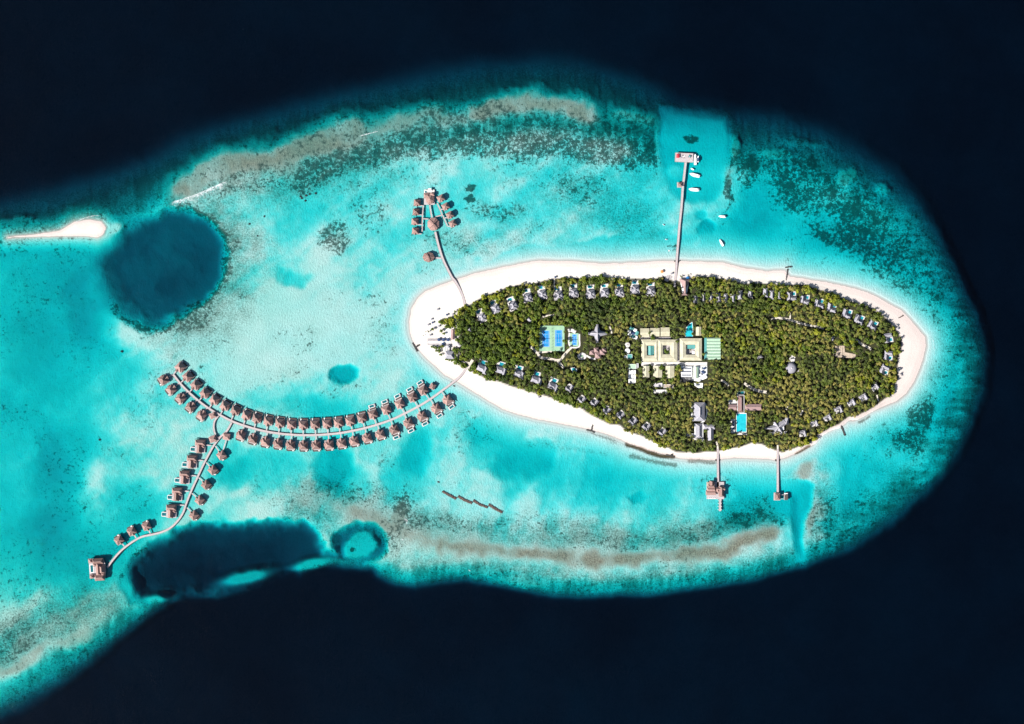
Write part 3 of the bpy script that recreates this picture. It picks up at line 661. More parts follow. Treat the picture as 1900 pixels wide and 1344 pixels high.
# ---------------------------------------------------------------- water villas
def villa_base(root, w, d, z=2.1, y0=None):
    y0 = -d / 2 if y0 is None else y0
    part('deck', MB().box(-w / 2, w / 2, y0, y0 + d, z - .3, z), M_WOOD, root)
    m = MB()
    for x in (-w / 2 + .6, 0, w / 2 - .6):
        for k in range(3): m.box(x - .18, x + .18, y0 + .5 + k * (d - 1) / 2 - .18, y0 + .5 + k * (d - 1) / 2 + .18, -4, z - .3)
    part('stilt', m, M_DWOOD, root, stuff=True)
def make_villa(pool, label, group):
    r = thing('water_villa', label, 'villa', group=group)
    villa_base(r, 13.2, 13.5, y0=-6.0)
    roof_block(r, -5.9, 5.9, -4.6, 6.2, 5.0, 11.4, M_THATCH, M_WALL, M_CAP, 2.1, inset=4.9, cap=.5)
    # entrance gable towards the boardwalk
    m = MB(); m.hip(-2.4, 2.4, -7.4, 1.0, 4.7, 7.8, 0.0); g = part('entrance_roof', m, M_THATCH, r)
    part('ridge_cap', MB().bar((0, -7.5, 7.8), (0, .2, 7.8), .5, .16), M_CAP, g)
    # side bay with its own small roof
    m = MB(); m.hip(3.4, 7.4, -2.6, 2.6, 4.3, 6.6, None); part('bay_roof', m, M_THATCH, r)
    part('terrace', MB().box(-5.4, 5.4, 7.52, 9.8, 1.2, 1.62), M_DWOOD, r)  # dark boards: the roof's shade on the terrace is put into the colour
    part('privacy_screen', MB().box(-6.6, -6.35, 4.4, 9.6, 2.1, 3.9).box(6.35, 6.6, 4.4, 9.6, 2.1, 3.9), M_WALL, r, stuff=True)
    part('daybed', MB().box(-4.6, -2.8, 7.9, 9.4, 1.62, 2.0), M_WHITE, r)
    if pool:
        part('pool_deck', MB().box(-3.2, 6.9, 9.85, 14.9, 1.3, 1.66), M_WOOD, r)
        pool_part(r, 1.8, 12.5, 7.0, 3.6, 1.85, M_WHITE, M_POOL, rim=.5)
    return r
NROW = [(332.8,682.3,0),(346.7,699.6,0),(361.9,715.2,0),(379,730.5,0),(396.8,742.9,0),(416.2,753.9,0),(435.7,762.5,0),(456.3,771.5,0),(475.5,777.3,0),(496.6,782.2,0),(518.3,785.8,0),(540.1,789,0),
        (561.9,789.4,0),(583.8,788.7,0),(606.3,787.5,0),(627.4,785.6,0),(649.3,782.4,0),(671.1,776.6,0),(691.7,769.8,1),(716.5,761.3,1),(741.5,750.4,1),(765,737.8,1),(785.1,725,1)]
SROW = [(303.4,704.8,0),(317.5,722.9,0),(335.2,739,0),(353.7,755.2,0),(373.9,770.5,0),(446.7,807.4,0),(469,814.2,0),(492,819.5,0),(515.3,823.2,0),(538.9,825.6,0),(562.7,826.8,0),(586.2,826.3,0),
        (610,825.1,0),(633.5,822.5,0),(656.6,818.3,0),(680.8,812.7,0),(705.1,806.2,0),(731,797.2,1),(757.2,784.8,1),(782.7,772.2,1),(808.7,757.7,1),(830,741.9,1)]
g_arc = 'water villas along the curved boardwalk'
proto = {}
def gangway(root, world_c, target, z=2.05, w=1.7, start=5.8):
    dx, dy = target[0] - world_c[0], target[1] - world_c[1]; L = math.hypot(dx, dy)
    if L < start + 1: return
    a = root.rotation_euler.z; lx, ly = dx * math.cos(-a) - dy * math.sin(-a), dx * math.sin(-a) + dy * math.cos(-a)
    p = (lx / L * start, ly / L * start); q = (lx / L * (L - 1.4), ly / L * (L - 1.4))
    part('gangway', MB().ribbon([p, q], w, z - .27, z - .02), M_WOOD, root)
def place_villa(key, build, x, y, line, label, group, zt=7.0, outward=True, twist=0.0):
    c = P(x, y, zt); d, q = nearest(line, c)
    ang = math.atan2(c[1] - q[1], c[0] - q[0]) - math.pi / 2 + twist
    if key not in proto:
        r = build(label, group); proto[key] = r; r.location = (c[0], c[1], 0); r.rotation_euler = (0, 0, ang); proto_children[key] = list(r.children)
    else:
        src = proto[key]; extra = [o for o in src.children if o not in proto_children[key]]
        for o in extra: o.parent = None
        r = clone(src, (c[0], c[1], 0), ang, label, group)
        for o in extra: o.parent = src
    return r, c, q
proto_children = {}
for row, side in ((NROW, 'upper concave'), (SROW, 'lower convex')):
    n = len(row)
    for i, (x, y, pool) in enumerate(row):
        k = n - 1 - i
        what = 'brown water villa with plunge pool' if pool else 'brown-roofed water villa'
        lab = '%s, %s from the beach, %s row' % (what, ORD[k], side)
        r, c, q = place_villa('arc%d' % pool, lambda l, g: make_villa(pool, l, g), x, y, L_main, lab, g_arc)
        gangway(r, c, q)
# south branch: large pool villas on the west side, small ones on the east, three more on the north of the curve
def make_pool_villa(label, group):
    r = thing('water_villa', label, 'villa', group=group)
    part('deck', MB().box(-7.6, 7.6, -9.6, 9.4, 1.8, 2.1), M_WOOD, r)
    m = MB()
    for x in (-6.6, 0, 6.6):
        for y in (-8.6, -3, 3, 8.4): m.box(x - .2, x + .2, y - .2, y + .2, -4, 1.8)
    part('stilt', m, M_DWOOD, r, stuff=True)
    roof_block(r, -7.4, 7.4, 1.6, 9.6, 5.2, 10.2, M_THATCH, M_WALL, M_CAP, 2.1, inset=3.0, cap=.5)
    roof_block(r, -4.4, 3.6, -9.8, 4.0, 4.9, 9.6, M_THATCH, M_WALL, M_CAP, 2.1, inset=2.6, cap=.5)
    m = MB(); m.hip(1.0, 7.0, -1.6, 3.6, 4.6, 7.2, None); part('bay_roof', m, M_THATCH, r)
    part('privacy_screen', MB().box(-9.0, 9.0, 10.3, 10.6, 1.4, 4.2), M_DWOOD, r)
    part('pool_deck', MB().box(-13.6, -7.65, -8.6, -1.2, 1.4, 1.75), M_WOOD, r)
    pool_part(r, -10.6, -5.0, 6.8, 4.8, 1.95, M_WHITE, M_POOL, rim=.5)
    return r
WB = [(370.5,829),(355.2,857.5),(341.5,886.5),(327.8,918),(317,949.5)]
for i, (x, y) in enumerate(WB):
    c = P(x, y, 6)
    lab = 'two-roofed water villa with pool, %s from the junction, west of southern walk' % ORD[i]
    a = math.radians(-4 if i < 3 else -3)
    r = make_pool_villa(lab, 'large pool villas on the southern boardwalk') if i == 0 else clone(wb0, (c[0], c[1], 0), a, lab)
    r.location = (c[0], c[1], 0); r.rotation_euler = (0, 0, a)
    if i == 0: wb0 = r; wbk = None
wbs = [o for o in col.objects if o.get('group') == 'large pool villas on the southern boardwalk']
for r, (x, y), tgt in zip(wbs, WB, [(393,827),(378,855),(365.5,883.5),(351.5,912),(343,938)]):
    a = r.rotation_euler.z; t = P(*tgt, 2); dx, dy = t[0] - r.location.x, t[1] - r.location.y
    lx, ly = dx * math.cos(-a) - dy * math.sin(-a), dx * math.sin(-a) + dy * math.cos(-a)
    part('gangway', MB().ribbon([(7.65, ly), (lx - 1.3, ly)], 1.8, 1.79, 2.05), M_WOOD, r)
def make_small(label, group):
    r = thing('water_villa', label, 'villa', group=group)
    villa_base(r, 11.5, 11.5)
    roof_block(r, -6.0, 6.0, -5.2, 5.4, 5.0, 10.8, M_THATCH, M_WALL, M_CAP, 2.1, inset=4.6, cap=.5)
    m = MB(); m.hip(-1.9, 1.9, -7.0, 1.0, 4.8, 7.4, 0.0); g = part('entrance_roof', m, M_THATCH, r)
    part('ridge_cap', MB().bar((0, -7.1, 7.4), (0, .2, 7.4), .5, .16), M_CAP, g)
    part('terrace', MB().box(-4.6, 4.6, 5.8, 8.0, 1.3, 1.62), M_DWOOD, r)
    part('daybed', MB().box(1.6, 3.6, 6.2, 7.6, 1.62, 2.0), M_WHITE, r)
    return r
for i, (x, y, tx, ty) in enumerate([(410.5,845,398.5,826.5),(394.3,872.4,381.5,857.5),(381.9,900,367.5,885.5),(370,928.6,354.5,914.5),(359.4,956.6,345.5,941)]):
    c = P(x, y, 6); t = P(tx, ty, 2); ang = math.atan2(c[1] - t[1], c[0] - t[0]) - math.pi / 2
    lab = 'small square-roofed water villa, %s from the junction, east of the southern walk' % ORD[i]
    g = 'small villas east of the southern boardwalk'
    if i == 0: r = sm0 = make_small(lab, g); smk = list(sm0.children)
    else:
        ex = [o for o in sm0.children if o not in smk]
        for o in ex: o.parent = None
        r = clone(sm0, (0, 0, 0), 0, lab, g)
        for o in ex: o.parent = sm0
    r.location = (c[0], c[1], 0); r.rotation_euler = (0, 0, ang); gangway(r, c, t, start=5.7)
for i, (x, y, tx, ty) in enumerate([(271.4,976.8,279.5,992),(243.8,986.3,253.5,1000.5),(220.4,1002.9,231.5,1015.5)]):
    c = P(x, y, 6); t = P(tx, ty, 2); ang = math.atan2(c[1] - t[1], c[0] - t[0]) - math.pi / 2
    lab = 'small water villa beside the dark pool, %s of three before the lone residence' % ORD[i]
    ex = [o for o in sm0.children if o not in smk]
    for o in ex: o.parent = None
    r = clone(sm0, (c[0], c[1], 0), ang, lab, 'three villas near the lone residence'); gangway(r, c, t, start=5.7)
    for o in ex: o.parent = sm0
# small service pavilions
for i, (x, y, s, lab) in enumerate([(394.3,771.6,.9,'small brown-roofed service hut tucked beside the loop of the boardwalks'),(394.6,815,1.0,'little brown-roofed hut on the west of the boardwalk junction'),
                       (420,810.6,1.0,'little brown-roofed hut on the east of the boardwalk junction'),(802.6,717.2,.85,'small narrow brown-roofed hut beside the curved boardwalk near the beach')]):
    c = P(x, y, 5); r = thing('service_hut', lab, 'hut', (c[0], c[1], 0), math.radians([25,20,-10,60][i]))
    w = 5.2 * s
    part('deck', MB().box(-w, w, -w, w, 1.8, 2.1), M_WOOD, r)
    roof_block(r, -w, w, -w * .85, w * .85, 4.6, 7.4, M_THATCH, M_WALL, M_CAP, 2.1, inset=w * .7, cap=.4)
    m = MB()
    for a in (-.7, .7):
        for b in (-.7, .7): m.box(a * w - .2, a * w + .2, b * w - .2, b * w + .2, -4, 1.8)
    part('stilt', m, M_DWOOD, r, stuff=True)
# gangway from the east hut down to the first small villa
r = thing('gangway', 'thin straight gangway from the eastern junction hut down to a small villa', 'gangway', (*P(419.5,817,2), 0))
o_ = P(419.5, 817, 2); part('deck', MB(0, (-o_[0], -o_[1], 0)).ribbon([P(419.5,817,2), P(413.5,837,2)], 1.7, 1.7, 1.95), M_WOOD, r)
# lone residence
c = P(180, 1056.5, 6)
r = thing('overwater_residence', 'large multi-roofed residence with a pool standing alone at the end of the southern boardwalk', 'villa', (c[0], c[1], 0), math.radians(4))
part('deck', MB().prism([(-12.6, -13.6), (-6.4, -13.6), (-4.4, -16.6), (9.4, -16.6), (12.0, -6.0), (12.0, 5.0), (9.4, 15.6), (-6.2, 15.6), (-12.4, 14.4)], 1.8, 2.1), M_WOOD, r)
m = MB()
for x in (-11, -4, 4, 11):
    for y in (-15, -7, 0, 7, 15): m.box(x - .25, x + .25, y - .25, y + .25, -4, 1.8)
part('stilt', m, M_DWOOD, r, stuff=True)
for b, e, t in (((-6.0, 10.0, 7.2, 16.0), 5.6, 11.0), ((5.0, 11.6, -11.0, -5.0), 4.8, 8.2), ((-5.6, 1.0, 4.0, 9.0), 4.8, 8.0), ((-2.0, 6.2, -9.5, 9.5), 5.3, 9.8), ((2.6, 12.0, -6.5, 5.0), 5.9, 11.0), ((-4.0, 10.2, -17.2, -7.6), 5.4, 10.8), ((-12.4, -6.4, 10.0, 16.2), 4.6, 7.2), ((-12.0, -6.0, -13.2, -7.2), 4.6, 7.2)):
    roof_block(r, *b, e, t, M_THATCH, M_WALL, M_CAP, 2.1, inset=2.8, cap=.5)
pool_part(r, -8.6, 1.0, 4.2, 10.4, 2.35, M_WHITE, M_POOL, rim=.8)
# ---------------------------------------------------------------- spa cluster
def ngon(n, rx, ry=None, a0=0.0): return [(rx * math.cos(a0 + 2 * math.pi * i / n), (ry or rx) * math.sin(a0 + 2 * math.pi * i / n)) for i in range(n)]
def make_hut(label, group):
    r = thing('spa_hut', label, 'hut', group=group)
    part('deck', MB().box(-5.2, 5.2, -4.6, 4.6, 1.8, 2.1), M_WOOD, r)
    m = MB()
    for x in (-4.4, 4.4):
        for y in (-3.8, 3.8): m.box(x - .18, x + .18, y - .18, y + .18, -4, 1.8)
    part('stilt', m, M_DWOOD, r, stuff=True)
    roof_block(r, -4.9, 4.9, -4.6, 4.6, 5.0, 10.6, M_THATCH, M_WALL, M_CAP, 2.1, inset=4.2, cap=.45)
    m = MB(); m.hip(-1.7, 1.7, -5.8, 1.0, 4.8, 7.2, 0.0); part('entrance_roof', m, M_THATCH, r)
    part('step', MB().box(-6.4, -4.2, -5.6, -5.0, .6, 2.0), M_DWOOD, r)
    return r
hl = [(774,376.1),(772,393.3),(769.8,411.2),(770.8,428.6)]; hr = [(817.8,367.9),(826.7,383),(834.6,398.8),(839.8,414.7)]
b_l, L_l = boardwalk('boardwalk', 'straight walkway with short stubs serving the left row of spa huts', [(785.2,381),(784.2,396),(783.6,407),(783.2,430)], 1.9, z=2.1, n=3)
b_r, L_r = boardwalk('boardwalk', 'slanting walkway serving the right row of spa huts', [(810.8,377.5),(815.5,387.5),(821,400),(825.5,409.5),(830,420)], 1.9, z=2.1, n=3)
b_t, L_t = boardwalk('boardwalk', 'short boardwalk from the eight-sided spa pavilion up to the topmost house', [(801.5,405),(799,392),(797,379)], 2.4, z=2.1, n=3)
b_x1, _ = boardwalk('gangway', 'short gangway from the eight-sided pavilion to the left huts', [(784.8,406.2),(795,406.8)], 1.8, z=2.07, n=2, cat='gangway')
b_x2, _ = boardwalk('gangway', 'short gangway from the eight-sided pavilion to the right huts', [(808,402.6),(820,399.4)], 1.8, z=2.07, n=2, cat='gangway')
hut0 = None
for lst, ln, nm, g in ((hl, L_l, 'left', 'spa huts on the left walkway'), (hr, L_r, 'right', 'spa huts on the right walkway')):
    for i, (x, y) in enumerate(lst):
        c = P(x, y, 6); d, q = nearest(ln, c); ang = math.radians(-5 if nm == 'left' else 28)
        lab = 'small brown spa hut, %s from the top in the %s row of four' % (ORD[i], nm)
        if hut0 is None: r = hut0 = make_hut(lab, g); hk = list(r.children)
        else:
            ex = [o for o in hut0.children if o not in hk]
            for o in ex: o.parent = None
            r = clone(hut0, (0, 0, 0), 0, lab, g)
            for o in ex: o.parent = hut0
        r.location = (c[0], c[1], 0); r.rotation_euler = (0, 0, ang)
        q2 = (q[0], c[1] - 4.2) if nm == 'left' else (q[0], c[1] - 5.0)
        d2, q3 = nearest(ln, (q[0], c[1] - 4.5)); s0 = (c[0] + (3.2 if nm == 'left' else -3.0), c[1] - 3.9)
        f = lambda p: ((p[0] - c[0]) * math.cos(-ang) - (p[1] - c[1]) * math.sin(-ang), (p[0] - c[0]) * math.sin(-ang) + (p[1] - c[1]) * math.cos(-ang))
        part('gangway', MB().ribbon([f(s0), f((q3[0] + (-.9 if nm == 'left' else .9), s0[1] - .4))], 1.5, 1.7, 1.98), M_WOOD, r)
def round_pavilion(x, y, rx, ry, z1, n, label, a0):
    c = P(x, y, 6); r = thing('round_pavilion', label, 'pavilion', (c[0], c[1], 0))
    part('deck', MB().prism(ngon(n, rx * .98, ry * .98, a0), 1.8, 2.1), M_WOOD, r)
    part('wall', MB().prism(ngon(n, rx * .78, ry * .78, a0), 2.1, 5.2), M_WALL, r)
    rf = part('roof', MB().cone(ngon(n, rx, ry, a0), 5.3, z1), M_THATCH, r)
    caps = MB()
    for p in ngon(n, rx, ry, a0): caps.bar((p[0], p[1], 5.35), (0, 0, z1 + .05), .55, .18)
    part('ridge_cap', caps, M_CAP, rf, stuff=True)
    up = part('upper_roof', MB(0, (0, 0, 0)).cone(ngon(n, rx * .36, ry * .36, a0), 5.3 + (z1 - 5.3) * .70, z1 + 1.6), M_THATCH, r)
    part('finial', MB().box(-.5, .5, -.5, .5, z1 + 1.2, z1 + 2.0), M_CAP, up)
    # gablets: raised wings between the hips
    g = MB()
    for i in range(n):
        a = a0 + 2 * math.pi * (i + .5) / n
        if i % 2 == 0: g.bar((rx * .9 * math.cos(a), ry * .9 * math.sin(a), 6.3), (0, 0, z1 + .4), 1.5, .7)
    part('roof_wing', g, M_THATCH, r, stuff=True)
    m = MB()
    for p in ngon(n, rx * .8, ry * .8, a0): m.box(p[0] - .25, p[0] + .25, p[1] - .25, p[1] + .25, -4, 1.8)
    part('stilt', m, M_DWOOD, r, stuff=True)
    return r
round_pavilion(804, 416, 9.2, 10.2, 10.6, 8, 'large eight-sided brown pavilion at the heart of the spa cluster', math.pi / 8)
round_pavilion(795, 477.3, 9.0, 7.8, 9.6, 8, 'oval brown pavilion standing apart west of the spa boardwalk', 0)
o_ = P(806, 477.5, 2); r = thing('gangway', 'short gangway joining the oval pavilion to the spa boardwalk', 'gangway', (o_[0], o_[1], 0))
part('deck', MB(0, (-o_[0], -o_[1], 0)).ribbon([P(806.2,478.5,2), P(819,479.5,2)], 2.2, 1.8, 2.05), M_WOOD, r)
c = P(795.7, 366, 6); r = thing('overwater_house', 'topmost house of the spa cluster with white terraces on its upper side', 'house', (c[0], c[1], 0))
part('deck', MB().box(-7.4, 8.4, -11, 11, 1.8, 2.1), M_WOOD, r)
part('stilt', MB().box(-6.5, -6, -9, -8.5, -4, 1.8).box(6, 6.5, -9, -8.5, -4, 1.8).box(-6.5, -6, 8.5, 9, -4, 1.8).box(6, 6.5, 8.5, 9, -4, 1.8), M_DWOOD, r, stuff=True)
part('wall', MB().prism(ngon(8, 5.4, 5.4, .39), 2.1, 5.0), M_WALL, r)
rf = part('roof', MB(0, (1.6, -3.2, 0)).cone(ngon(8, 6.6, 7.4, .39), 5.1, 9.6), M_THATCH, r); m = MB(0, (1.6, -3.2, 0))
for p in ngon(8, 6.6, 7.4, .39): m.bar((*p, 5.15), (0, 0, 9.6), .45, .16)
part('ridge_cap', m, M_CAP, rf, stuff=True)
roof_block(r, -7.6, 0.6, -1.5, 6.0, 4.8, 7.8, M_THATCH, M_WALL, M_CAP, 2.1, inset=2.4)
roof_block(r, 2.4, 8.4, 1.8, 7.0, 4.6, 7.0, M_THATCH, M_WALL, M_CAP, 2.1, inset=2.2)
part('terrace', MB().box(-6.8, 8.0, 7.1, 11.4, 2.11, 2.3), M_PALEPAVE, r)
part('canopy', MB().box(-1.2, 3.6, 9.0, 13.0, 4.4, 4.7), M_WHITE, r)
pool_part(r, -4.6, 8.4, 3.0, 2.4, 2.5, M_WHITE, M_POOL, rim=.4)
LM = []
def lm(phrase, x, y): LM.append((phrase, x, y))
for ph, x, y in (('the west bar', 838, 620), ('the western grey house', 834, 659), ('the left tennis court', 1012, 628), ('the right tennis court', 1036, 628), ('the small blue court', 1065, 630), ('the star-shaped roof', 1108, 619), ('the pinkish pavilions', 1109, 655), ('the round plaza', 1080, 661),
    ('the round tanks', 1164, 646), ('the panel block', 1173, 699), ('the courtyard building', 1222, 650), ('the striped canopy', 1322, 647), ('the fan-shaped pool', 1279, 612), ('the service terrace', 1300, 690), ('the grey dome', 1468, 683), ('the tan slab', 1568, 653), ('the forest hut', 1410, 663), ('the restaurant hall', 1297, 764),
    ('the dining pavilion', 1297, 800), ('the main pool', 1375, 785), ('the pool pavilion', 1374, 750), ('the butterfly house', 1443, 793), ('the arrival house', 1271, 533), ('the small turquoise pool', 1065, 687), ('the winding white path', 1018, 666), ('the long northeastern path', 1490, 600), ('the short eastern path', 1602, 640), ('the path above the main pool', 1395, 720), ('the flat white roof', 1225, 726), ('the western boardwalk', 866, 684), ('the restaurant pier', 1332, 834), ('the diving pier', 1443, 834)): lm(ph, x, y)
# ---------------------------------------------------------------- paths and paved ground on the island
def flat(name, poly_px, z, m, kind='structure', label=None, cat=None):
    pts = [P(x, y, z) for x, y in poly_px]; cx = sum(p[0] for p in pts) / len(pts); cy = sum(p[1] for p in pts) / len(pts)
    if sum(pts[i][0] * pts[(i + 1) % len(pts)][1] - pts[(i + 1) % len(pts)][0] * pts[i][1] for i in range(len(pts))) < 0: pts.reverse()
    o = link(name, MB(0, (-cx, -cy, -GZ)).prism(pts, GZ - .6, z).mesh(name, m)); o.location = (cx, cy, GZ)
    if kind: o['kind'] = kind
    if label: tag(o, label, cat)
    xs = [p[0] for p in pts]; ys = [p[1] for p in pts]
    EXC.append((cx, cy, (max(xs) - min(xs)) / 2, (max(ys) - min(ys)) / 2, 0.0)) if len(pts) <= 5 else EXL.append(([(p[0], p[1]) for p in pts + [pts[0]]], 1.5))
    return o
def path(name, pts_px, w, m=M_PATH, dz=.12, clear=1.0):
    pts = smooth_line([P(x, y, GZ) for x, y in pts_px], 4); o0 = pts[0]
    o = link(name, MB(0, (-o0[0], -o0[1], 0)).ribbon(pts, w, GZ - .3, GZ + dz).mesh(name, m)); o.location = (o0[0], o0[1], 0); o['kind'] = 'structure'
    EXL.append((pts, w / 2 * clear + 1.6)); return o
path('path', [(983,643),(990,648),(996,655),(1002,662),(1008,665),(1018,665.5),(1031,668.6),(1040,667.5),(1046,660),(1054,651),(1060,645)], 3.6)
path('path', [(1034,669),(1040,676),(1046,683)], 3.6, dz=.13)
path('path', [(997,655),(1010,653.5),(1024,652.8)], 2.4, dz=.14)
path('path', [(1431,591.6),(1446,590.6),(1466,593.6),(1480,598.6),(1500.5,603.6),(1528.6,609.6)], 3.2)
path('path', [(1466,592),(1466,580)], 2.0, dz=.13)
path('path', [(1588,629.7),(1599,638.8),(1611,644.8),(1617,649)], 3.4)
path('path', [(1380.7,711.6),(1393.5,719.7),(1405,725),(1422.5,728)], 4.0)
path('path', [(1338,706),(1346,710),(1352,716)], 3.0)
path('path', [(1007,588),(1020,585.5),(1028,585)], 2.4)
path('path', [(1131,605),(1134,614),(1135,619)], 2.2)
path('path', [(868,683),(872,676),(877,668)], 4.0)
path('path', [(856,671),(864,672.5),(871,674)], 2.4, dz=.13)
path('path', [(1028.5,518),(1028.5,527),(1029,533)], 1.6)
path('path', [(1253.5,519),(1252,526),(1252,533)], 3.0, M_PAVE)
path('path', [(1236,522),(1240,514),(1246,517)], 6.0, M_PAVE, dz=.14)
path('path', [(1332,836),(1331,826),(1329,820)], 2.4)
path('path', [(1443,836),(1443,826)], 2.4)
path('path', [(1630,745),(1627,733)], 1.8)
path('path', [(1485,770),(1490,762)], 2.6); path('path', [(1458,760),(1461,754)], 3.0)

# ---------------------------------------------------------------- beach villas
def make_beach_villa(label, group, pool=True):
    r = thing('beach_villa', label, 'villa', group=group)
    part('plinth', MB().box(-6.4, 6.4, -7.2, 7.0, -.5, .35), M_PALEPAVE, r)
    part('wall', MB().box(-4.6, 4.6, -5.4, 5.4, .35, 3.4), M_WHITE, r)
    rf = part('roof', MB().hip(-5.2, 5.2, -6.0, 6.0, 3.7, 8.4, 4.4), M_GREY, r)
    m = MB(); m.hip(-5.2, 5.2, -2.6, 2.6, 4.9, 8.0, 0.0, .1); part('cross_gable', m, M_GREY, r)
    m = MB()
    for a, b in MB().hip_lines(-5.2, 5.2, -6.0, 6.0, 3.7, 8.4, 4.4): m.bar(a, b, .4, .16)
    part('ridge_cap', m, M_GREYCAP, rf, stuff=True)
    for sx in (-1, 1):
        x0, x1 = sorted((sx * 5.25, sx * 7.0)); part('side_wing', MB().box(x0, x1, -6.2, 2.4, .35, 2.7), M_GREYCAP, r)
    part('terrace', MB().box(-5.6, 5.6, 7.05, 13.6, -.5, .2), M_PALEPAVE, r)
    if pool: pool_part(r, -1.2, 10.4, 6.0, 4.0, .42, M_WHITE, M_VPOOL, rim=.5)
    part('sun_lounger', MB().box(3.4, 4.2, 8.6, 10.6, .2, .6), M_WHITE, r); part('sun_lounger', MB().box(4.6, 5.4, 8.6, 10.6, .2, .6), M_WHITE, r)
    return r
def put(r, x, y, rot, h=6.0):
    c = P(x, y, h); r.location = (c[0], c[1], GZ); r.rotation_euler = (0, 0, math.radians(rot)); return c
BV = [(894.6,589.5,27),(919.8,573.5,25),(951.9,567.5,20),(979,552.4,9),(1006,546.6,6),(1036.2,548.6,5),(1064.4,543.6,2),(1096,545.4,0),(1122,543.6,0),(1149.3,542.4,0),(1178.4,537.5,-1),(1207.5,540.5,-1)]
gN = 'beach villas behind the north beach'
bv0 = None
for i, (x, y, a) in enumerate(BV):
    lab = 'grey-roofed villa, %s from the western end of the row behind the north beach' % ORD[i]
    r = make_beach_villa(lab, gN) if bv0 is None else clone(bv0, (0, 0, 0), 0, lab)
    bv0 = bv0 or r
    c = put(r, x, y, a); lm('the %s north-row villa' % ORD[i], x, y); keep(c[0], c[1], 7.4, 6.6, math.radians(a))
    a_ = math.radians(a); keep(c[0] - math.sin(a_) * 10, c[1] + math.cos(a_) * 10, 4.4, 3.4, a_)
# narrow roofs glimpsed between the trees east of the arrival house
def make_narrow(label, group):
    r = thing('garden_villa', label, 'villa', group=group)
    part('wall', MB().box(-3.0, 3.0, -6.0, 6.0, 0, 3.2), M_WHITE, r)
    rf = part('roof', MB().hip(-3.7, 3.7, -6.8, 6.8, 3.5, 7.0, 3.2), M_GREY, r); m = MB()
    for a, b in MB().hip_lines(-3.7, 3.7, -6.8, 6.8, 3.5, 7.0, 3.2): m.bar(a, b, .35, .15)
    part('ridge_cap', m, M_GREYCAP, rf, stuff=True)
    return r
NV = [(1290.5,554.4),(1304.8,552.8),(1319,551.4),(1333.5,552.4),(1346.4,553.4),(1360,554.4),(1373,547.4),(1392.6,545.4),(1420.6,543.3),(1432.4,548),(1445,548)]
nv0 = None
for i, (x, y) in enumerate(NV):
    lab = 'narrow grey-roofed villa between trees, %s east of the pinkish arrival house' % ORD[i]
    r = make_narrow(lab, 'narrow villas east of the arrival house') if nv0 is None else clone(nv0, (0, 0, 0), 0, lab)
    nv0 = nv0 or r
    c = put(r, x, y, 0); lm('the %s narrow roof' % ORD[i], x, y); keep(c[0] + .6, c[1], 2.0, 5.0)
# L-shaped villas round the eastern shore
def make_corner(label, group, pool=True):
    r = thing('corner_villa', label, 'villa', group=group)
    roof_block(r, -6.8, -.6, -6.2, 6.2, 3.6, 7.0, M_GREY, M_WHITE, M_GREYCAP, 0, inset=2.4)
    roof_block(r, -2.4, 7.4, -6.6, -.8, 3.5, 6.6, M_GREY, M_WHITE, M_GREYCAP, 0, inset=2.4)
    part('terrace', MB().box(-.2, 7.2, -.2, 7.4, -.5, .25), M_PALEPAVE, r)
    if pool: pool_part(r, 3.4, 3.6, 4.6, 4.4, .45, M_WHITE, M_VPOOL, rim=.5)
    return r
CV = [(1469,549.8,0),(1493.5,556,-8),(1520.5,563,-12),(1543.6,571,-14),(1572,582,-20),(1594.5,592.5,-26),(1619.5,602.6,-28),(1648.5,627,-80),(1648.5,660,-96),(1642,686,-115)]
cv0 = None
for i, (x, y, a) in enumerate(CV):
    lab = 'L-shaped grey villa with pool, %s from the west along the northeast forest edge' % ORD[i]
    r = make_corner(lab, 'corner villas along the northeast edge') if cv0 is None else clone(cv0, (0, 0, 0), 0, lab)
    cv0 = cv0 or r
    c = put(r, x, y, a); lm('the %s northeast villa' % ORD[i], x, y); keep(c[0], c[1], 7.2, 6.8, math.radians(a))
CW = [(1624.5,719.5,-140),(1603,738.6,-148),(1580.9,748.5,-150),(1556.7,761.5,-155),(1536.7,776.6,-150),(1511.5,786.6,-160),(1489.5,805.7,-165)]
def make_corner_small(label, group):
    r = thing('corner_villa', label, 'villa', group=group)
    roof_block(r, -5.8, -.6, -5.4, 4.6, 3.6, 7.2, M_GREY, M_WHITE, M_GREYCAP, 0, inset=2.2)
    roof_block(r, -2.4, 6.2, -5.6, -.6, 3.5, 6.8, M_GREY, M_WHITE, M_GREYCAP, 0, inset=2.2)
    part('terrace', MB().box(-.3, 5.4, -.3, 3.4, -.5, .25), M_PALEPAVE, r)
    return r
cs0 = None
for i, (x, y, a) in enumerate(CW):
    lab = 'small L-shaped grey villa without pool, %s from the northeast on the southeast edge' % ORD[i]
    r = make_corner_small(lab, 'corner villas along the southeast edge') if cs0 is None else clone(cs0, (0, 0, 0), 0, lab)
    cs0 = cs0 or r
    c = put(r, x, y, a); lm('the %s southeast villa' % ORD[i], x, y); keep(c[0], c[1], 6.0, 5.4, math.radians(a))
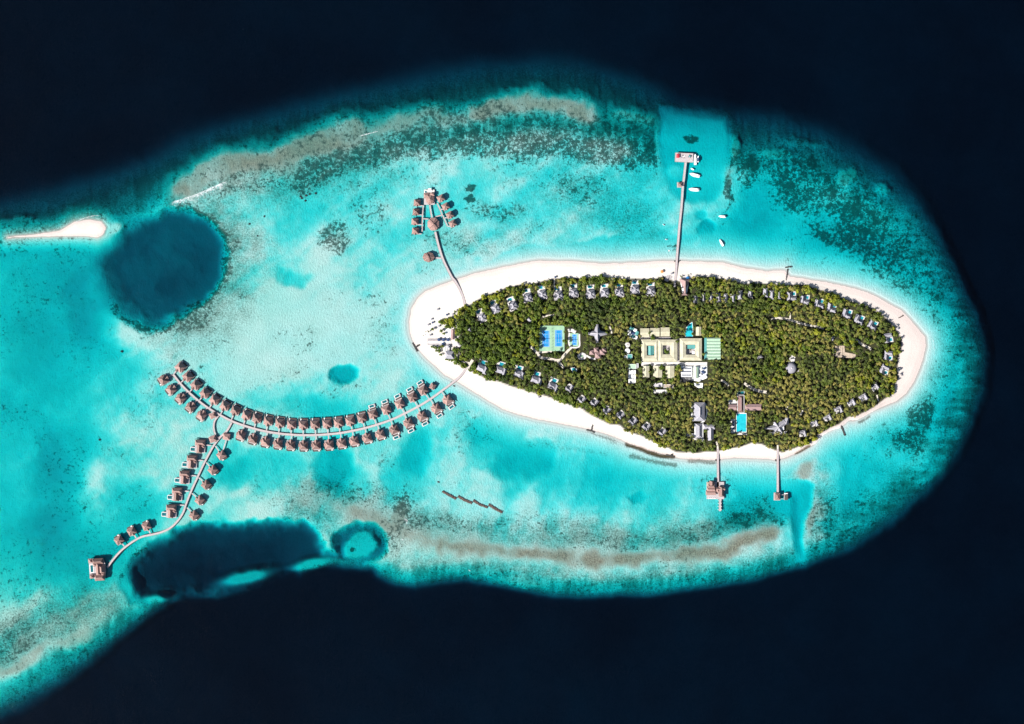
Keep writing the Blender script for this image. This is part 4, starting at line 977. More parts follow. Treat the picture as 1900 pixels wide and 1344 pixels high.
# long-roofed pool villas along the southwest shore
def make_long(label, group):
    r = thing('pool_villa', label, 'villa', group=group)
    roof_block(r, -8.2, 4.6, -4.6, 4.4, 3.7, 7.4, M_GREY, M_WHITE, M_GREYCAP, 0, inset=3.6)
    roof_block(r, 2.2, 8.4, -6.4, 5.0, 3.9, 7.8, M_GREY, M_WHITE, M_GREYCAP, 0, inset=2.0)
    part('terrace', MB().box(-9.0, 3.4, 4.5, 12.6, -.5, .3), M_PALEPAVE, r)
    pool_part(r, -2.0, 8.8, 6.4, 5.2, .5, M_WHITE, M_VPOOL, rim=.6)
    return r
LV = [(895,684.4,-22),(930,687.5,-16),(963.4,694.6,-16),(995.4,705.6,-18),(1026.6,717.6,-24)]
lv0 = None
for i, (x, y, a) in enumerate(LV):
    lab = 'long grey-roofed villa with a bright pool, %s from the west behind the south beach' % ORD[i]
    r = make_long(lab, 'pool villas behind the southwest beach') if lv0 is None else clone(lv0, (0, 0, 0), 0, lab)
    lv0 = lv0 or r
    c = put(r, x, y, a); lm('the %s southwest pool villa' % ORD[i], x, y); a_ = math.radians(a); keep(c[0], c[1], 8.2, 5.4, a_); keep(c[0] + math.cos(a_) * -2 - math.sin(a_) * 9, c[1] + math.sin(a_) * -2 + math.cos(a_) * 9, 4.6, 4.0, a_)
SV = [(1056,719.3,-30),(1079,740.4,-40),(1102.4,745.8,-40),(1125.5,759.5,-45),(1151.6,768.5,-45),(1174.4,780.6,-40),(1199.5,790.6,-40),(1228.6,800.7,-40)]
for i, (x, y, a) in enumerate(SV):
    lab = 'dark shaded corner villa among trees, %s from the west along the south beach' % ORD[i]
    r = clone(cs0, (0, 0, 0), 0, lab, 'shaded villas along the south beach'); c = put(r, x, y, a + 90); lm('the %s shaded south villa' % ORD[i], x, y); keep(c[0], c[1], 6.2, 5.8, math.radians(a))

# ---------------------------------------------------------------- arrival house, star house, dome, butterfly house
c = P(1270.6, 533, 7); r = thing('arrival_house', 'pinkish-brown roofed arrival house with a broad front at the foot of the long jetty', 'house', (c[0], c[1], GZ)); keep(*c, 8.0, 13.4)
part('wall', MB().prism([(-6.6, 10.4), (-3, -9.8), (3, -9.8), (6.8, 10.4)], 0, 3.8), M_WHITE, r)
m = MB(); A = [(-8.6, 12.6), (-1.6, -2.5), (-1.6, -8.0), (-5.6, -12.2), (5.6, -12.2), (1.8, -8.0), (1.8, -2.5), (9.0, 11.8)]
e = [m.pt(x, y, 4.1) for x, y in A]; k1 = m.pt(.2, 8.6, 10.4); k2 = m.pt(.1, -9.6, 9.4); lo = [m.pt(x, y, 3.82) for x, y in A]
m.f += [(e[0], e[1], k1), (e[1], e[2], k2, k1), (e[2], e[3], k2), (e[3], e[4], k2), (e[4], e[5], k2), (e[5], e[6], k1, k2), (e[6], e[7], k1), (e[7], e[0], k1), tuple(lo)]
for i in range(8): m.f.append((lo[i], lo[(i + 1) % 8], e[(i + 1) % 8], e[i]))
rf = part('roof', m, M_PINK, r); part('ridge_cap', MB().bar((.2, 8.6, 10.4), (.1, -9.6, 9.4), .7, .2).bar((-8.6, 12.6, 4.1), (.2, 8.6, 10.4), .6, .2).bar((9, 11.8, 4.1), (.2, 8.6, 10.4), .6, .2), M_CAP, rf, stuff=True)
part('forecourt', MB().box(-8.5, 9.5, 12.7, 17.5, -.5, .25), M_PALEPAVE, r)
def parasol(x, y, m, label, group=None, rr=1.7, h=2.6, z=GZ, cat='parasol'):
    c = P(x, y, z + h); r = thing('parasol', label, cat, (c[0], c[1], z), group=group)
    part('pole', MB().box(-.06, .06, -.06, .06, 0, h), M_WHITE, r)
    part('canopy', MB().cone(ngon(8, rr), h - .1, h + .7, th=.06), m, r); return r
parasol(1275.8, 516.2, M_BLUE, 'blue parasol on the paved forecourt of the arrival house', rr=2.6)
c = P(1108.3, 619, 8); r = thing('star_house', 'grey four-pointed star-shaped roof among dark trees east of the tennis courts', 'house', (c[0], c[1], GZ)); keep(*c, 8.5, 8.5); keep(*c, 13.0, 4.0); keep(*c, 4.0, 14.0)
star = []
for i in range(4):
    a = math.pi / 2 * i; t_ = (14.6, 13.6, 13.6, 13.8)[i]
    star += [(t_ * math.cos(a) + 1.6 * math.sin(a), t_ * math.sin(a) - 1.6 * math.cos(a)), (t_ * math.cos(a) - 1.6 * math.sin(a), t_ * math.sin(a) + 1.6 * math.cos(a)), (4.8 * math.cos(a + math.pi / 4) * 1.25, 4.8 * math.sin(a + math.pi / 4) * 1.25)]
part('wall', MB().prism([(x * .8, y * .8) for x, y in star], 0, 3.6), M_WHITE, r)
m = MB(); m.cone(star, 3.9, 11.5); k = len(m.v)
rf = part('roof', m, M_GREY, r); m = MB()
for i in range(4): a = math.pi / 2 * i; m.bar((13.8 * math.cos(a), 13.8 * math.sin(a), 4.0), (0, 0, 11.6), .6, .2)
part('ridge_cap', m, M_GREYCAP, rf, stuff=True)
c = P(1109.5, 655.5, 6); r = thing('pavilion_group', 'cluster of small pinkish hipped roofs beside the round white plaza', 'pavilion', (c[0], c[1], GZ)); keep(*c, 11, 7)
for k, b in enumerate(((-12.5, -5.5, -2.5, 4.5), (-6, 1, 1.0, 8.0), (-4.5, 4.5, -8, 0.6), (2.5, 10.5, -2.5, 5.2), (6.5, 13.0, 1.6, 7.2))): roof_block(r, *b, 3.6, 6.4 + .3 * k, M_PINK, M_WHITE, M_CAP, 0, inset=None)
c = P(1468.4, 683.2, 6); r = thing('dome_house', 'round grey domed roof with a small paved forecourt deep in the eastern forest', 'house', (c[0], c[1], GZ)); keep(*c, 8.5, 8.5); keep(c[0] + 1, c[1] + 13, 5, 5)
m = MB(); R = 8.2; rings = [(R * math.cos(t_), 3.0 + 5.4 * math.sin(t_)) for t_ in (0, .3, .6, .9, 1.2, 1.42)]; N = 20; ids = []
for rr, zz in rings: ids.append([m.pt(rr * math.cos(2 * math.pi * i / N), rr * math.sin(2 * math.pi * i / N), zz) for i in range(N)])
for a, b in zip(ids[:-1], ids[1:]):
    for i in range(N): m.f.append((a[i], a[(i + 1) % N], b[(i + 1) % N], b[i]))
m.f.append(tuple(ids[-1])); part('dome', m, M_GREY, r, smooth=True)
part('wall', MB().prism(ngon(20, 7.4), 0, 3.2), M_WHITE, r); part('finial', MB().cone(ngon(6, 1.3), 8.3, 9.6), M_GREYCAP, r)
part('forecourt', MB().prism([(-4, 7.6), (4.4, 7.6), (6.6, 16), (1.5, 19.5), (-2.4, 14)], -.5, .3), M_PALEPAVE, r)
part('side_yard', MB().prism([(9, -6), (13, -9), (17, -5), (12, -2)], -.5, .3), M_PAVE, r)
c = P(1443.5, 793, 7); r = thing('butterfly_house', 'grey house with pointed roof wings spread like a butterfly near the southern pier', 'house', (c[0], c[1], GZ), math.radians(3)); keep(*c, 20, 7); keep(c[0] + 12, c[1] + 8, 7, 6)
def wing(root, p0, p1, w0, w1, z0, z1, m):
    """ridge from p0 to p1 with eaves tapering from w0 to w1"""
    dx, dy = p1[0] - p0[0], p1[1] - p0[1]; L = math.hypot(dx, dy); nx, ny = -dy / L, dx / L
    g = MB(); v = [g.pt(p0[0] + nx * w0, p0[1] + ny * w0, z0), g.pt(p1[0] + nx * w1, p1[1] + ny * w1, z0), g.pt(p1[0] - nx * w1, p1[1] - ny * w1, z0), g.pt(p0[0] - nx * w0, p0[1] - ny * w0, z0), g.pt(*p0, z1), g.pt(*p1, z1 - (z1 - z0) * .35)]
    g.f += [(v[0], v[4], v[5], v[1]), (v[4], v[3], v[2], v[5]), (v[0], v[3], v[4]), (v[1], v[5], v[2]), (v[0], v[1], v[2], v[3])]
    f = part('roof_wing', g, m, root); part('ridge_cap', MB().bar((*p0, z1), (*p1, z1 - (z1 - z0) * .35), .6, .2), M_GREYCAP, f)
for p1, w0, w1 in (((-21, -1), 4.5, .8), ((11, 7.5), 5, 4), ((5, -8.5), 4.5, 2.0), ((-6, -7.5), 4, 2.0), ((-5, 8), 4, 1.6)): wing(r, (0, 0), p1, w0, w1, 3.8, 9.0, M_GREY)
wing(r, (11.5, 4), (15.5, 14.5), 4.6, 2.4, 3.6, 8.0, M_GREY)
part('wall', MB().box(-6, 9, -4.5, 5, 0, 3.8), M_WHITE, r); part('terrace', MB().prism([(-14, -10.5), (11, -10.5), (14, -7), (-12, -7.2)], -.5, .3), M_PALEPAVE, r)
c = P(1410, 663.4, 4); r = thing('garden_hut', 'tiny grey hut lost in the forest west of the domed roof', 'hut', (c[0], c[1], GZ), math.radians(35)); keep(*c, 3.4, 3)
roof_block(r, -4, 4, -2.6, 2.6, 3.0, 5.2, M_GREY, M_WHITE, M_GREYCAP, 0)
for x, y, a, lab in ((872, 613.5, -60, 'tiny grey hut in the western forest nearest the beach bar'), (983, 594, -40, 'tiny grey hut in the forest north of the tennis courts'), (1545, 627, 60, 'tiny grey hut north of the tan ruined slab')):
    r = clone(r, (*P(x, y, 4), GZ), math.radians(a), lab); keep(*P(x, y, 4), 3.2, 2.6)
r = flat('foundation_slab', [(1549.7,641.8),(1566.8,641.8),(1567.8,653.8),(1587.9,657.8),(1586.9,665.2),(1550.7,662.9)], GZ + .45, M_TAN, None, 'tan L-shaped bare foundation slab in a clearing of the eastern forest', 'slab'); keep(*P(1559,652.5,2), 6.5, 8); keep(*P(1576,660,2), 9, 3)
sl = r
for i in range(6):
    for (x0, x1, y0, y1) in (((-17.5 + i * 3.2), (-17.5 + i * 3.2) + .3, -6.2, 8.2),):
        if i < 5: part('low_wall', MB().box(x0, x1, y0, y1, .46, .95), M_TAN, sl)
for i in range(4): part('low_wall', MB().box(-18.0, -4.4, -5.4 + i * 3.4, -5.1 + i * 3.4, .46, .9), M_PALEPAVE, sl)

# ---------------------------------------------------------------- tennis courts and round plaza
def court(x0, x1, y0, y1, bx0, bx1, by0, by1, label, group):
    cx, cy = (x0 + x1) / 2, (y0 + y1) / 2; c = P(cx, cy, GZ); r = thing('tennis_court', label, 'tennis court', (c[0], c[1], GZ), group=group)
    f = lambda x, y: ((x - cx) * S, (cy - y) * S)
    a, b = f(x0, y1), f(x1, y0); part('apron', MB().box(a[0], b[0], a[1], b[1], -.4, .10), M_COURTGREEN, r)
    a, b = f(bx0, by1), f(bx1, by0); part('playing_surface', MB().box(a[0], b[0], a[1], b[1], -.4, .105), M_COURTBLUE, r)
    w, l = b[0] - a[0], b[1] - a[1]; mx, my = (a[0] + b[0]) / 2, (a[1] + b[1]) / 2; m = MB(); z = (.104, .112); t_ = .14
    X0, X1, Y0, Y1 = a[0] + .3, b[0] - .3, a[1] + .3, b[1] - .3
    for q in ((X0, X1, Y0, Y0 + t_), (X0, X1, Y1 - t_, Y1), (X0, X0 + t_, Y0 + t_, Y1 - t_), (X1 - t_, X1, Y0 + t_, Y1 - t_)): m.box(*q, *z)
    u = w * .13
    for q in ((X0 + u, X0 + u + t_, Y0 + t_, Y1 - t_), (X1 - u - t_, X1 - u, Y0 + t_, Y1 - t_), (X0 + u + t_, X1 - u - t_, my - l * .27, my - l * .27 + t_), (X0 + u + t_, X1 - u - t_, my + l * .27, my + l * .27 + t_), (mx - t_ / 2, mx + t_ / 2, my - l * .27 + t_, my + l * .27)): m.box(*q, z[0], z[1] - .001)
    part('court_lines', m, M_LINE, r)
    n = part('net', MB().box(X0 - .6, X1 + .6, my - .05, my + .05, .12, 1.05), M_METAL, r)
    for sx in (X0 - .7, X1 + .6): part('net_post', MB().box(sx, sx + .1, my - .08, my + .08, .1, 1.15), M_METAL, n)
    keep(c[0], c[1], (x1 - x0) * S / 2, (y1 - y0) * S / 2); return r
court(1001, 1023.9, 604.6, 651.8, 1006, 1019.6, 613.6, 643.8, 'left one of the two blue tennis courts on the green apron', 'pair of blue tennis courts')
court(1024.1, 1047.3, 604.6, 651.8, 1029.8, 1043.3, 612.6, 643.2, 'right one of the two blue tennis courts on the green apron', 'pair of blue tennis courts')
court(1057, 1073.4, 618.7, 643, 1061.4, 1070.4, 620.6, 640.8, 'small blue court with a white edge, east of the two large tennis courts', None)
c = P(1024, 628, 2); r = thing('wire_fence', 'dark wire fence dividing and enclosing the two large tennis courts', 'fence', (c[0], c[1], GZ))
for i in range(9): part('post', MB().box(-.1, .1, -18.6 + i * 4.65, -18.4 + i * 4.65, .1, 3.2), M_METAL, r)
for x in (-18.4, 18.6):
    for i in range(5): part('post', MB().box(x - .1, x + .1, -18.8 + i * 9.4, -18.6 + i * 9.4, .1, 3.2), M_METAL, r)
m = MB()
for z in (1.2, 2.2, 3.2):
    m.box(-.05, .05, -18.4, 18.7, z - .05, z); 
    for x in (-18.4, 18.6): m.box(x - .05, x + .05, -18.7, 18.8, z - .05, z)
part('rail', m, M_METAL, r, stuff=True)
r = flat('plaza', [(1079.8 + 8.6 * math.cos(a * .3927) , 661.3 + 6.8 * math.sin(a * .3927)) for a in range(16)], GZ + .3, M_PALEPAVE, None, 'round white paved plaza with a small planted centre beside the pinkish pavilions', 'plaza'); keep(*P(1079.8,661.3,2), 7.2, 6)
part('planter', MB().prism(ngon(8, 1.8), .3, .8), M_COURTGREEN, r)
path('path', [(1088,660),(1097,665),(1105,666)], 2.6, M_PALEPAVE, dz=.2)
path('path', [(1056.5,618),(1055.5,628),(1056,640),(1062,645),(1074.5,643.5),(1075,630),(1075,620)], 2.2, M_PALEPAVE, dz=.16)
path('path', [(1054,614),(1060,613),(1068,617)], 5, M_PALEPAVE, dz=.15)
def pool_thing(name, label, poly_px, m, z=GZ + .3, rim=1.2, cat='pool'):
    pts = [P(x, y, z) for x, y in poly_px]; cx = sum(p[0] for p in pts) / len(pts); cy = sum(p[1] for p in pts) / len(pts)
    loc = [(p[0] - cx, p[1] - cy) for p in pts]
    if sum(loc[i][0] * loc[(i + 1) % len(loc)][1] - loc[(i + 1) % len(loc)][0] * loc[i][1] for i in range(len(loc))) < 0: loc.reverse()
    r = thing(name, label, cat, (cx, cy, GZ)); out = [(x * (1 + rim / (math.hypot(x, y) + .01)), y * (1 + rim / (math.hypot(x, y) + .01))) for x, y in loc]
    g = MB(); n = len(loc); zt = z - GZ
    for i in range(n):
        j = (i + 1) % n; q = [loc[i], loc[j], out[j], out[i]]; q.reverse(); g.prism(q, -.5, zt)
    part('coping', g, M_WHITE, r); part('pool_water', MB().prism(loc, -.5, zt - .15), m, r)
    xs = [p[0] for p in out]; ys = [p[1] for p in out]; keep(cx, cy, (max(xs) - min(xs)) / 2, (max(ys) - min(ys)) / 2); return r
pool_thing('swimming_pool', 'small pale turquoise pool among trees south of the tennis paths', [(1060,684),(1066,683),(1070,687),(1068,691),(1063,690)], M_BIGPOOL)

# ---------------------------------------------------------------- cream-roofed compound
def rect(px): x0, y0, x1, y1 = px; return (x0 + x1) / 2, (y0 + y1) / 2, (x1 - x0) * S / 2, (y1 - y0) * S / 2
def cream(px, label, h=5.0, axis='y', group=None):
    cx, cy, hw, hd = rect(px); c = P(cx, cy, h + 1); r = thing('service_building', label, 'building', (c[0], c[1], GZ), group=group); keep(c[0], c[1], hw, hd)
    part('wall', MB().box(-hw + .5, hw - .5, -hd + .5, hd - .5, 0, h - .32), M_WHITE, r)
    rf = part('roof', MB().hip(-hw, hw, -hd, hd, h, h + 1.5, 0.0), M_CREAM, r); 
    part('ridge_cap', MB().bar((0, -hd, h + 1.5), (0, hd, h + 1.5), .7, .14) if hd > hw else MB().bar((-hw, 0, h + 1.5), (hw, 0, h + 1.5), .7, .14), M_CREAMCAP, rf)
    return r
gs = 'small cream-roofed buildings of the central compound'
cream((1187.9,609.6,1204.7,625.9), 'leftmost of three small cream roofs north of the large courtyard building', group=gs)
cream((1206.4,609,1223.8,624.4), 'middle one of three small cream roofs north of the large courtyard building', group=gs)
cream((1225.6,607.9,1242.4,624.2), 'rightmost of three small cream roofs north of the large courtyard building', group=gs)
cream((1291,606.7,1301,623), 'small cream roof beside the fan-shaped blue pool', 4.0, group=gs)
cream((1192.5,679.5,1204.7,700.7), 'leftmost of three cream roofs south of the large courtyard building', group=gs)
cream((1212,679.2,1228.5,700.7), 'middle one of three cream roofs south of the large courtyard building', group=gs)
cream((1234.9,679.2,1251,701.9), 'rightmost of three cream roofs south of the large courtyard building', group=gs)
def ring(root, x0, x1, y0, y1, a0, a1, b0, b1, h, rise, mr, mcap):
    """roof round a courtyard, ridge half way between outer and inner eaves"""
    m = MB(); o = [(x0, y0), (x1, y0), (x1, y1), (x0, y1)]; i_ = [(a0, b0), (a1, b0), (a1, b1), (a0, b1)]; k = [((p[0] + q[0]) / 2, (p[1] + q[1]) / 2) for p, q in zip(o, i_)]
    O = [m.pt(*p, h) for p in o]; I = [m.pt(*p, h) for p in i_]; K = [m.pt(*p, h + rise) for p in k]; OB = [m.pt(*p, h - .35) for p in o]; IB = [m.pt(*p, h - .35) for p in i_]
    for j in range(4):
        n = (j + 1) % 4; m.f += [(O[j], O[n], K[n], K[j]), (K[j], K[n], I[n], I[j]), (OB[j], OB[n], O[n], O[j]), (I[j], I[n], IB[n], IB[j]), (IB[j], IB[n], OB[n], OB[j])]
    rf = part('roof', m, mr, root); g = MB()
    for j in range(4): g.bar((*k[j], h + rise), (*k[(j + 1) % 4], h + rise), .6, .1); g.bar((*o[j], h), (*k[j], h + rise), .5, .1)
    part('ridge_cap', g, mcap, rf, stuff=True)
    w = MB()
    for q in ((x0 + .6, x1 - .6, y0 + .6, y0 + .9), (x0 + .6, x1 - .6, y1 - .9, y1 - .6), (x0 + .6, x0 + .9, y0 + .9, y1 - .9), (x1 - .9, x1 - .6, y0 + .9, y1 - .9),
              (a0 - .5, a1 + .5, b0 - .5, b0 - .3), (a0 - .5, a1 + .5, b1 + .3, b1 + .5), (a0 - .5, a0 - .3, b0 - .3, b1 + .3), (a1 + .3, a1 + .5, b0 - .3, b1 + .3)): w.box(*q, 0, h - .36)
    part('wall', w, M_WHITE, root)
    part('courtyard_floor', MB().box(a0 - .25, a1 + .25, b0 - .25, b1 + .25, -.4, .15), M_PAVE, root)
H_ = 6.0
c0 = P(1223, 650.8, H_); fx = lambda x: (x - 1223) * S * (1 - H_ / CAM_H); fy = lambda y: (650.8 - y) * S * (1 - H_ / CAM_H)
r = thing('courtyard_building', 'large cream-roofed building with two square courtyards, one teal and one holding a tree', 'building', (c0[0], c0[1], GZ)); keep(c0[0], c0[1], 26.8, 16.8)
ring(r, fx(1189.6), fx(1220.9), fy(671.7), fy(630), fx(1200), fx(1214), fy(660), fy(641.5), H_, 1.3, M_CREAM, M_CREAMCAP)
ring(r, fx(1221.1), fx(1256.4), fy(671.7), fy(630.4), fx(1229.7), fx(1243), fy(657.8), fy(641), H_ + .1, 1.5, M_CREAM, M_CREAMCAP)
part('glass_roof', MB().hip(fx(1200.6), fx(1213.4), fy(659.4), fy(642.1), 2.6, 5.2, 0.0, .15), M_TEAL, r)
c0 = P(1281.5, 648.2, H_); fx = lambda x: (x - 1281.5) * S * (1 - H_ / CAM_H); fy = lambda y: (648.2 - y) * S * (1 - H_ / CAM_H)
r = thing('courtyard_building', 'cream-roofed building with a single courtyard, right beside the striped green canopy', 'building', (c0[0], c0[1], GZ)); keep(c0[0], c0[1], 16.4, 17)
ring(r, fx(1261), fx(1302), fy(669.4), fy(628), fx(1272.6), fx(1290), fy(658.4), fy(639.8), H_, 1.6, M_CREAM, M_CREAMCAP)
part('canopy', MB().box(fx(1275.5), fx(1289.6), fy(647.5), fy(640.2), 3.4, 3.6), M_TEAL, r); part('canopy', MB().box(fx(1284), fx(1289.6), fy(658), fy(652.5), 2.8, 3.0), M_WHITE, r)
flat('paving', [(1256.6,628),(1260.8,628),(1260.8,672.2),(1256.6,672.2)], GZ + .2, M_PAVE)
flat('paving', [(1190,672.3),(1312,672.3),(1312,679),(1190,679)], GZ + .22, M_PALEPAVE)
flat('paving', [(1187,625.5),(1245,625.5),(1245,629.8),(1187,629.8)], GZ + .2, M_PAVE)
# striped green canopy
c = P(1322, 647.3, 5); r = thing('striped_canopy', 'pale green striped canopy of seven ridged sheets east of the cream roofs', 'canopy', (c[0], c[1], GZ)); keep(*c, 12.6, 16.6)
for i in range(7):
    y0 = -16.2 + i * 4.63; part('roof_sheet', MB().hip(-8.6, 11.8, y0 + .12, y0 + 4.5, 4.2, 5.7, 0.0, .1), M_PALEGREEN, r)
part('side_gutter', MB().box(-12.2, -8.7, -16.2, 16.2, 3.4, 3.7), M_TEAL, r)
m = MB()
for x in (-11, -1, 11):
    for y in (-15.5, 0, 15.5): m.box(x - .15, x + .15, y - .15, y + .15, 0, 4.0)
part('post', m, M_METAL, r, stuff=True)
pool_thing('swimming_pool', 'fan-shaped turquoise pool tucked north of the cream roofs', [(1284.3,598.5),(1285.2,611),(1285.2,624.5),(1272.6,625.6),(1271.2,618),(1274.3,608),(1279,602)], M_BIGPOOL, rim=.8)
# kitchen yard with solar rows
r = flat('kitchen_terrace', [(1263.3,679.6),(1312,679.6),(1312,701.5),(1296.5,708.5),(1263.3,702)], GZ + .35, M_WHITE, None, 'white service terrace south of the single-courtyard cream building', 'terrace'); keep(*P(1287,690,2), 19, 8)
def solar(px, rows, label, tilt=.5, m=M_SOLAR, n=6):
    cx, cy, hw, hd = rect(px); c = P(cx, cy, 5); r = thing('solar_array', label, 'solar panels', (c[0], c[1], GZ)); keep(c[0], c[1], hw, hd)
    part('roof_slab', MB().box(-hw, hw, -hd, hd, 3.2, 3.5), M_WHITE, r); part('wall', MB().box(-hw + .6, hw - .6, -hd + .6, hd - .6, 0, 3.2), M_WHITE, r)
    for i in range(rows):
        y = -hd + (i + .5) * 2 * hd / rows
        for k in range(n):
            x0 = -hw + .8 + k * (2 * hw - 1.6) / n; g = MB(); v = [g.pt(x0, y - .75, 3.62), g.pt(x0 + (2 * hw - 1.6) / n - .25, y - .75, 3.62), g.pt(x0 + (2 * hw - 1.6) / n - .25, y + .75, 4.1), g.pt(x0, y + .75, 4.1)]
            w = [g.pt(*[g.v[q][0], g.v[q][1], g.v[q][2] - .1]) for q in v]; g.f += [tuple(v), tuple(reversed(w))] + [(w[j], w[(j + 1) % 4], v[(j + 1) % 4], v[j]) for j in range(4)]
            part('panel', g, m, r)
    return r
solar((1264,680.6,1283.6,699.6), 3, 'white flat roof with three dark rows of panels in the service yard')
cream((1287.4,681.2,1295.6,702.6), 'narrow pale green roof between the panel rows and the white terrace', 4.2)
bpy.data.objects[[o.name for o in col.objects if o.name.startswith('service_building')][-1]].children[1].data = bpy.data.objects[[o.name for o in col.objects if o.name.startswith('service_building')][-1]].children[1].data.copy()
for o in col.objects:
    if o.get('label') == 'narrow pale green roof between the panel rows and the white terrace':
        for ch in o.children:
            if ch.name.startswith('roof'): ch.data.materials[0] = M_PALEGREEN
c = P(1272.5, 705, 3); r = thing('shade_frame', 'dark slatted shade frame below the panel rows of the service yard', 'pergola', (c[0], c[1], GZ)); keep(*c, 9, 4)
for i in range(9): part('slat', MB().box(-8.4 + i * 2, -7.2 + i * 2, -3.4, 3.4, 3.0, 3.15), M_METAL, r)
part('frame', MB().box(-8.8, 8.8, -3.8, -3.5, 0, 3.2).box(-8.8, 8.8, 3.5, 3.8, 0, 3.2), M_METAL, r)
for i, (x, y) in enumerate([(1301,685),(1307,684),(1300,696),(1306,692),(1309,698),(1303,690)]):
    parasol(x, y, M_WHITE if i % 2 == 0 else M_NAVY, 'small %s parasol on the white service terrace, the %s' % ('white' if i % 2 == 0 else 'navy', ('top left one','top right one','middle left one','middle right one','lowest one','one in the centre')[i]), 'parasols on the service terrace', 1.9)
flat('paving', [(1288,711),(1304,711),(1304,720.6),(1296,720.6),(1288,715)], GZ + .3, M_WHITE)
def flat_roof(px, label, m, h=4.0, cat='building', parapet=True):
    cx, cy, hw, hd = rect(px); c = P(cx, cy, h); r = thing('flat_roof_building', label, cat, (c[0], c[1], GZ)); keep(c[0], c[1], hw, hd)
    part('wall', MB().box(-hw + .3, hw - .3, -hd + .3, hd - .3, 0, h - .3), M_WHITE, r); part('roof', MB().box(-hw, hw, -hd, hd, h - .3, h), m, r)
    if parapet: part('parapet', MB().box(-hw, hw, hd - .35, hd, h, h + .5).box(-hw, hw, -hd, -hd + .35, h, h + .5).box(-hw, -hw + .35, -hd + .35, hd - .35, h, h + .5).box(hw - .35, hw, -hd + .35, hd - .35, h, h + .5), M_WHITE, r)
    return r
flat_roof((1212.8,711,1228.5,718), 'grey flat roof south of the cream roofs, the upper of two', M_GREYCAP)
flat_roof((1212,723.4,1237.8,729.8), 'long white flat roof south of the cream roofs, the lower of two', M_PALEPAVE)
flat_roof((1231,713.5,1250,720), 'pinkish yard wall enclosure east of the grey flat roof', M_TAN, 2.2)
for i, (x, y, m) in enumerate([(1164.2,640.4,M_PINK),(1164.2,651.4,M_WHITE)]):
    c = P(x, y, 6); r = thing('water_tank', ('pinkish round tank, upper of the two west of the cream compound', 'white round tank, lower of the two west of the cream compound')[i], 'tank', (c[0], c[1], GZ)); keep(*c, 4, 4)
    part('tank_wall', MB().prism(ngon(20, 3.6), 0, 4.6), M_WHITE, r); part('lid', MB().cone(ngon(20, 3.8), 4.9, 5.7), M_PALEPAVE if i == 0 else m, r); part('hatch', MB().box(-.6, .6, -.6, .6, 5.4, 5.9), m, r)
flat_roof((1163.5,657.5,1173,666.5), 'square teal roof just below the two round tanks', M_TEAL, 4.2)
flat_roof((1158,660,1163.2,664), 'small white lean-to left of the square teal roof', M_WHITE, 3.0)
flat_roof((1165.5,675.8,1180,685), 'pale mint green roof west of the cream compound', M_PALEGREEN, 4.6)
flat_roof((1180.8,674.5,1184.4,684), 'narrow blue-grey roof beside the pale mint green roof', M_GREY, 4.0)
c = P(1172.8, 699, 4); r = thing('solar_array', 'tall white block of panels split by dark gaps, west of the cream roofs', 'solar panels', (c[0], c[1], GZ)); keep(*c, 6, 10)
part('frame', MB().box(-5.8, 5.6, -10.4, 10.0, 2.6, 2.8), M_METAL, r)
for j in range(3):
    for i in range(3): part('panel', MB().box(-5.4 + i * 3.8, -2.2 + i * 3.8, -9.8 + j * 6.6, -3.8 + j * 6.6, 2.85, 3.0), M_WHITE, r)
c = P(1175, 616, 4); r = thing('play_area', 'jumble of teal and white low roofs at the northwest corner of the cream compound', 'building', (c[0], c[1], GZ), math.radians(-22)); keep(*c, 8, 7)
for k, (b, m) in enumerate((((-7, -1, 1, 6), M_TEAL), ((-.6, 4, 1.5, 5.6), M_WHITE), ((-3, 3, -4, .5), M_NAVY), ((3.4, 8, -3, 3), M_TEAL), ((-8, -3.6, -3, .6), M_WHITE), ((-1, 5, -8.5, -5), M_TEAL), ((5.4, 9, -9, -4), M_WHITE))):
    part('roof', MB().hip(*b, 2.6 + .2 * k, 3.4 + .2 * k, 0.0, .2), m, r)
part('wall', MB().box(-6, 6, -7, 4, 0, 2.3), M_WHITE, r)
flat_roof((1168,625.5,1182,629), 'low grey roof between the play area and the tanks', M_PAVE, 3.0)

# ---------------------------------------------------------------- southern restaurant complex and main pool
c = P(1297.4, 764, 8); r = thing('restaurant_hall', 'large grey-roofed hall with a lit west slope and curved white terraces near the south shore', 'building', (c[0], c[1], GZ)); keep(*c, 10.5, 16)
roof_block(r, -8.2, 8.2, -14.0, 13.6, 5.0, 10.6, M_GREY, M_WHITE, M_GREYCAP, 0, inset=7.0, cap=.5)
part('roof_ridge_vent', MB().bar((-.0, -6, 10.7), (0, 6, 10.7), 1.4, .5), M_GREYCAP, r)
g = MB(); g.ribbon([(9.4, 12), (11.2, 6), (11.8, -2), (10.6, -9), (7.4, -14.5), (3, -17)], 2.0, -.4, .5); part('terrace', g, M_WHITE, r)
g = MB(); g.ribbon([(-9.8, 8), (-10.6, 0), (-10.2, -8), (-8, -14.5)], 2.0, -.4, .5); part('terrace', g, M_WHITE, r)
part('side_pool', MB().box(-13.4, -9.6, 9, 14.4, -.4, .3), M_TEAL, r)
c = P(1296.8, 799.6, 6); r = thing('dining_pavilion', 'long dark-roofed dining pavilion with white frame below the large hall', 'building', (c[0], c[1], GZ)); keep(*c, 7.4, 11.6)
part('wall', MB().box(-5.4, 5.4, -10.4, 10.4, 0, 3.8), M_WHITE, r)
for q in ((-6.6, -5.4, -11.2, 11.0), (5.4, 6.4, -11.2, 11.0)): part('white_gutter', MB().box(*q, 3.4, 3.8), M_WHITE, r)
roof_block(r, -5.3, 5.3, -10.8, 10.6, 4.0, 8.4, M_GREY, M_WHITE, M_GREYCAP, 0, inset=4.0, wall=False, cap=.5)
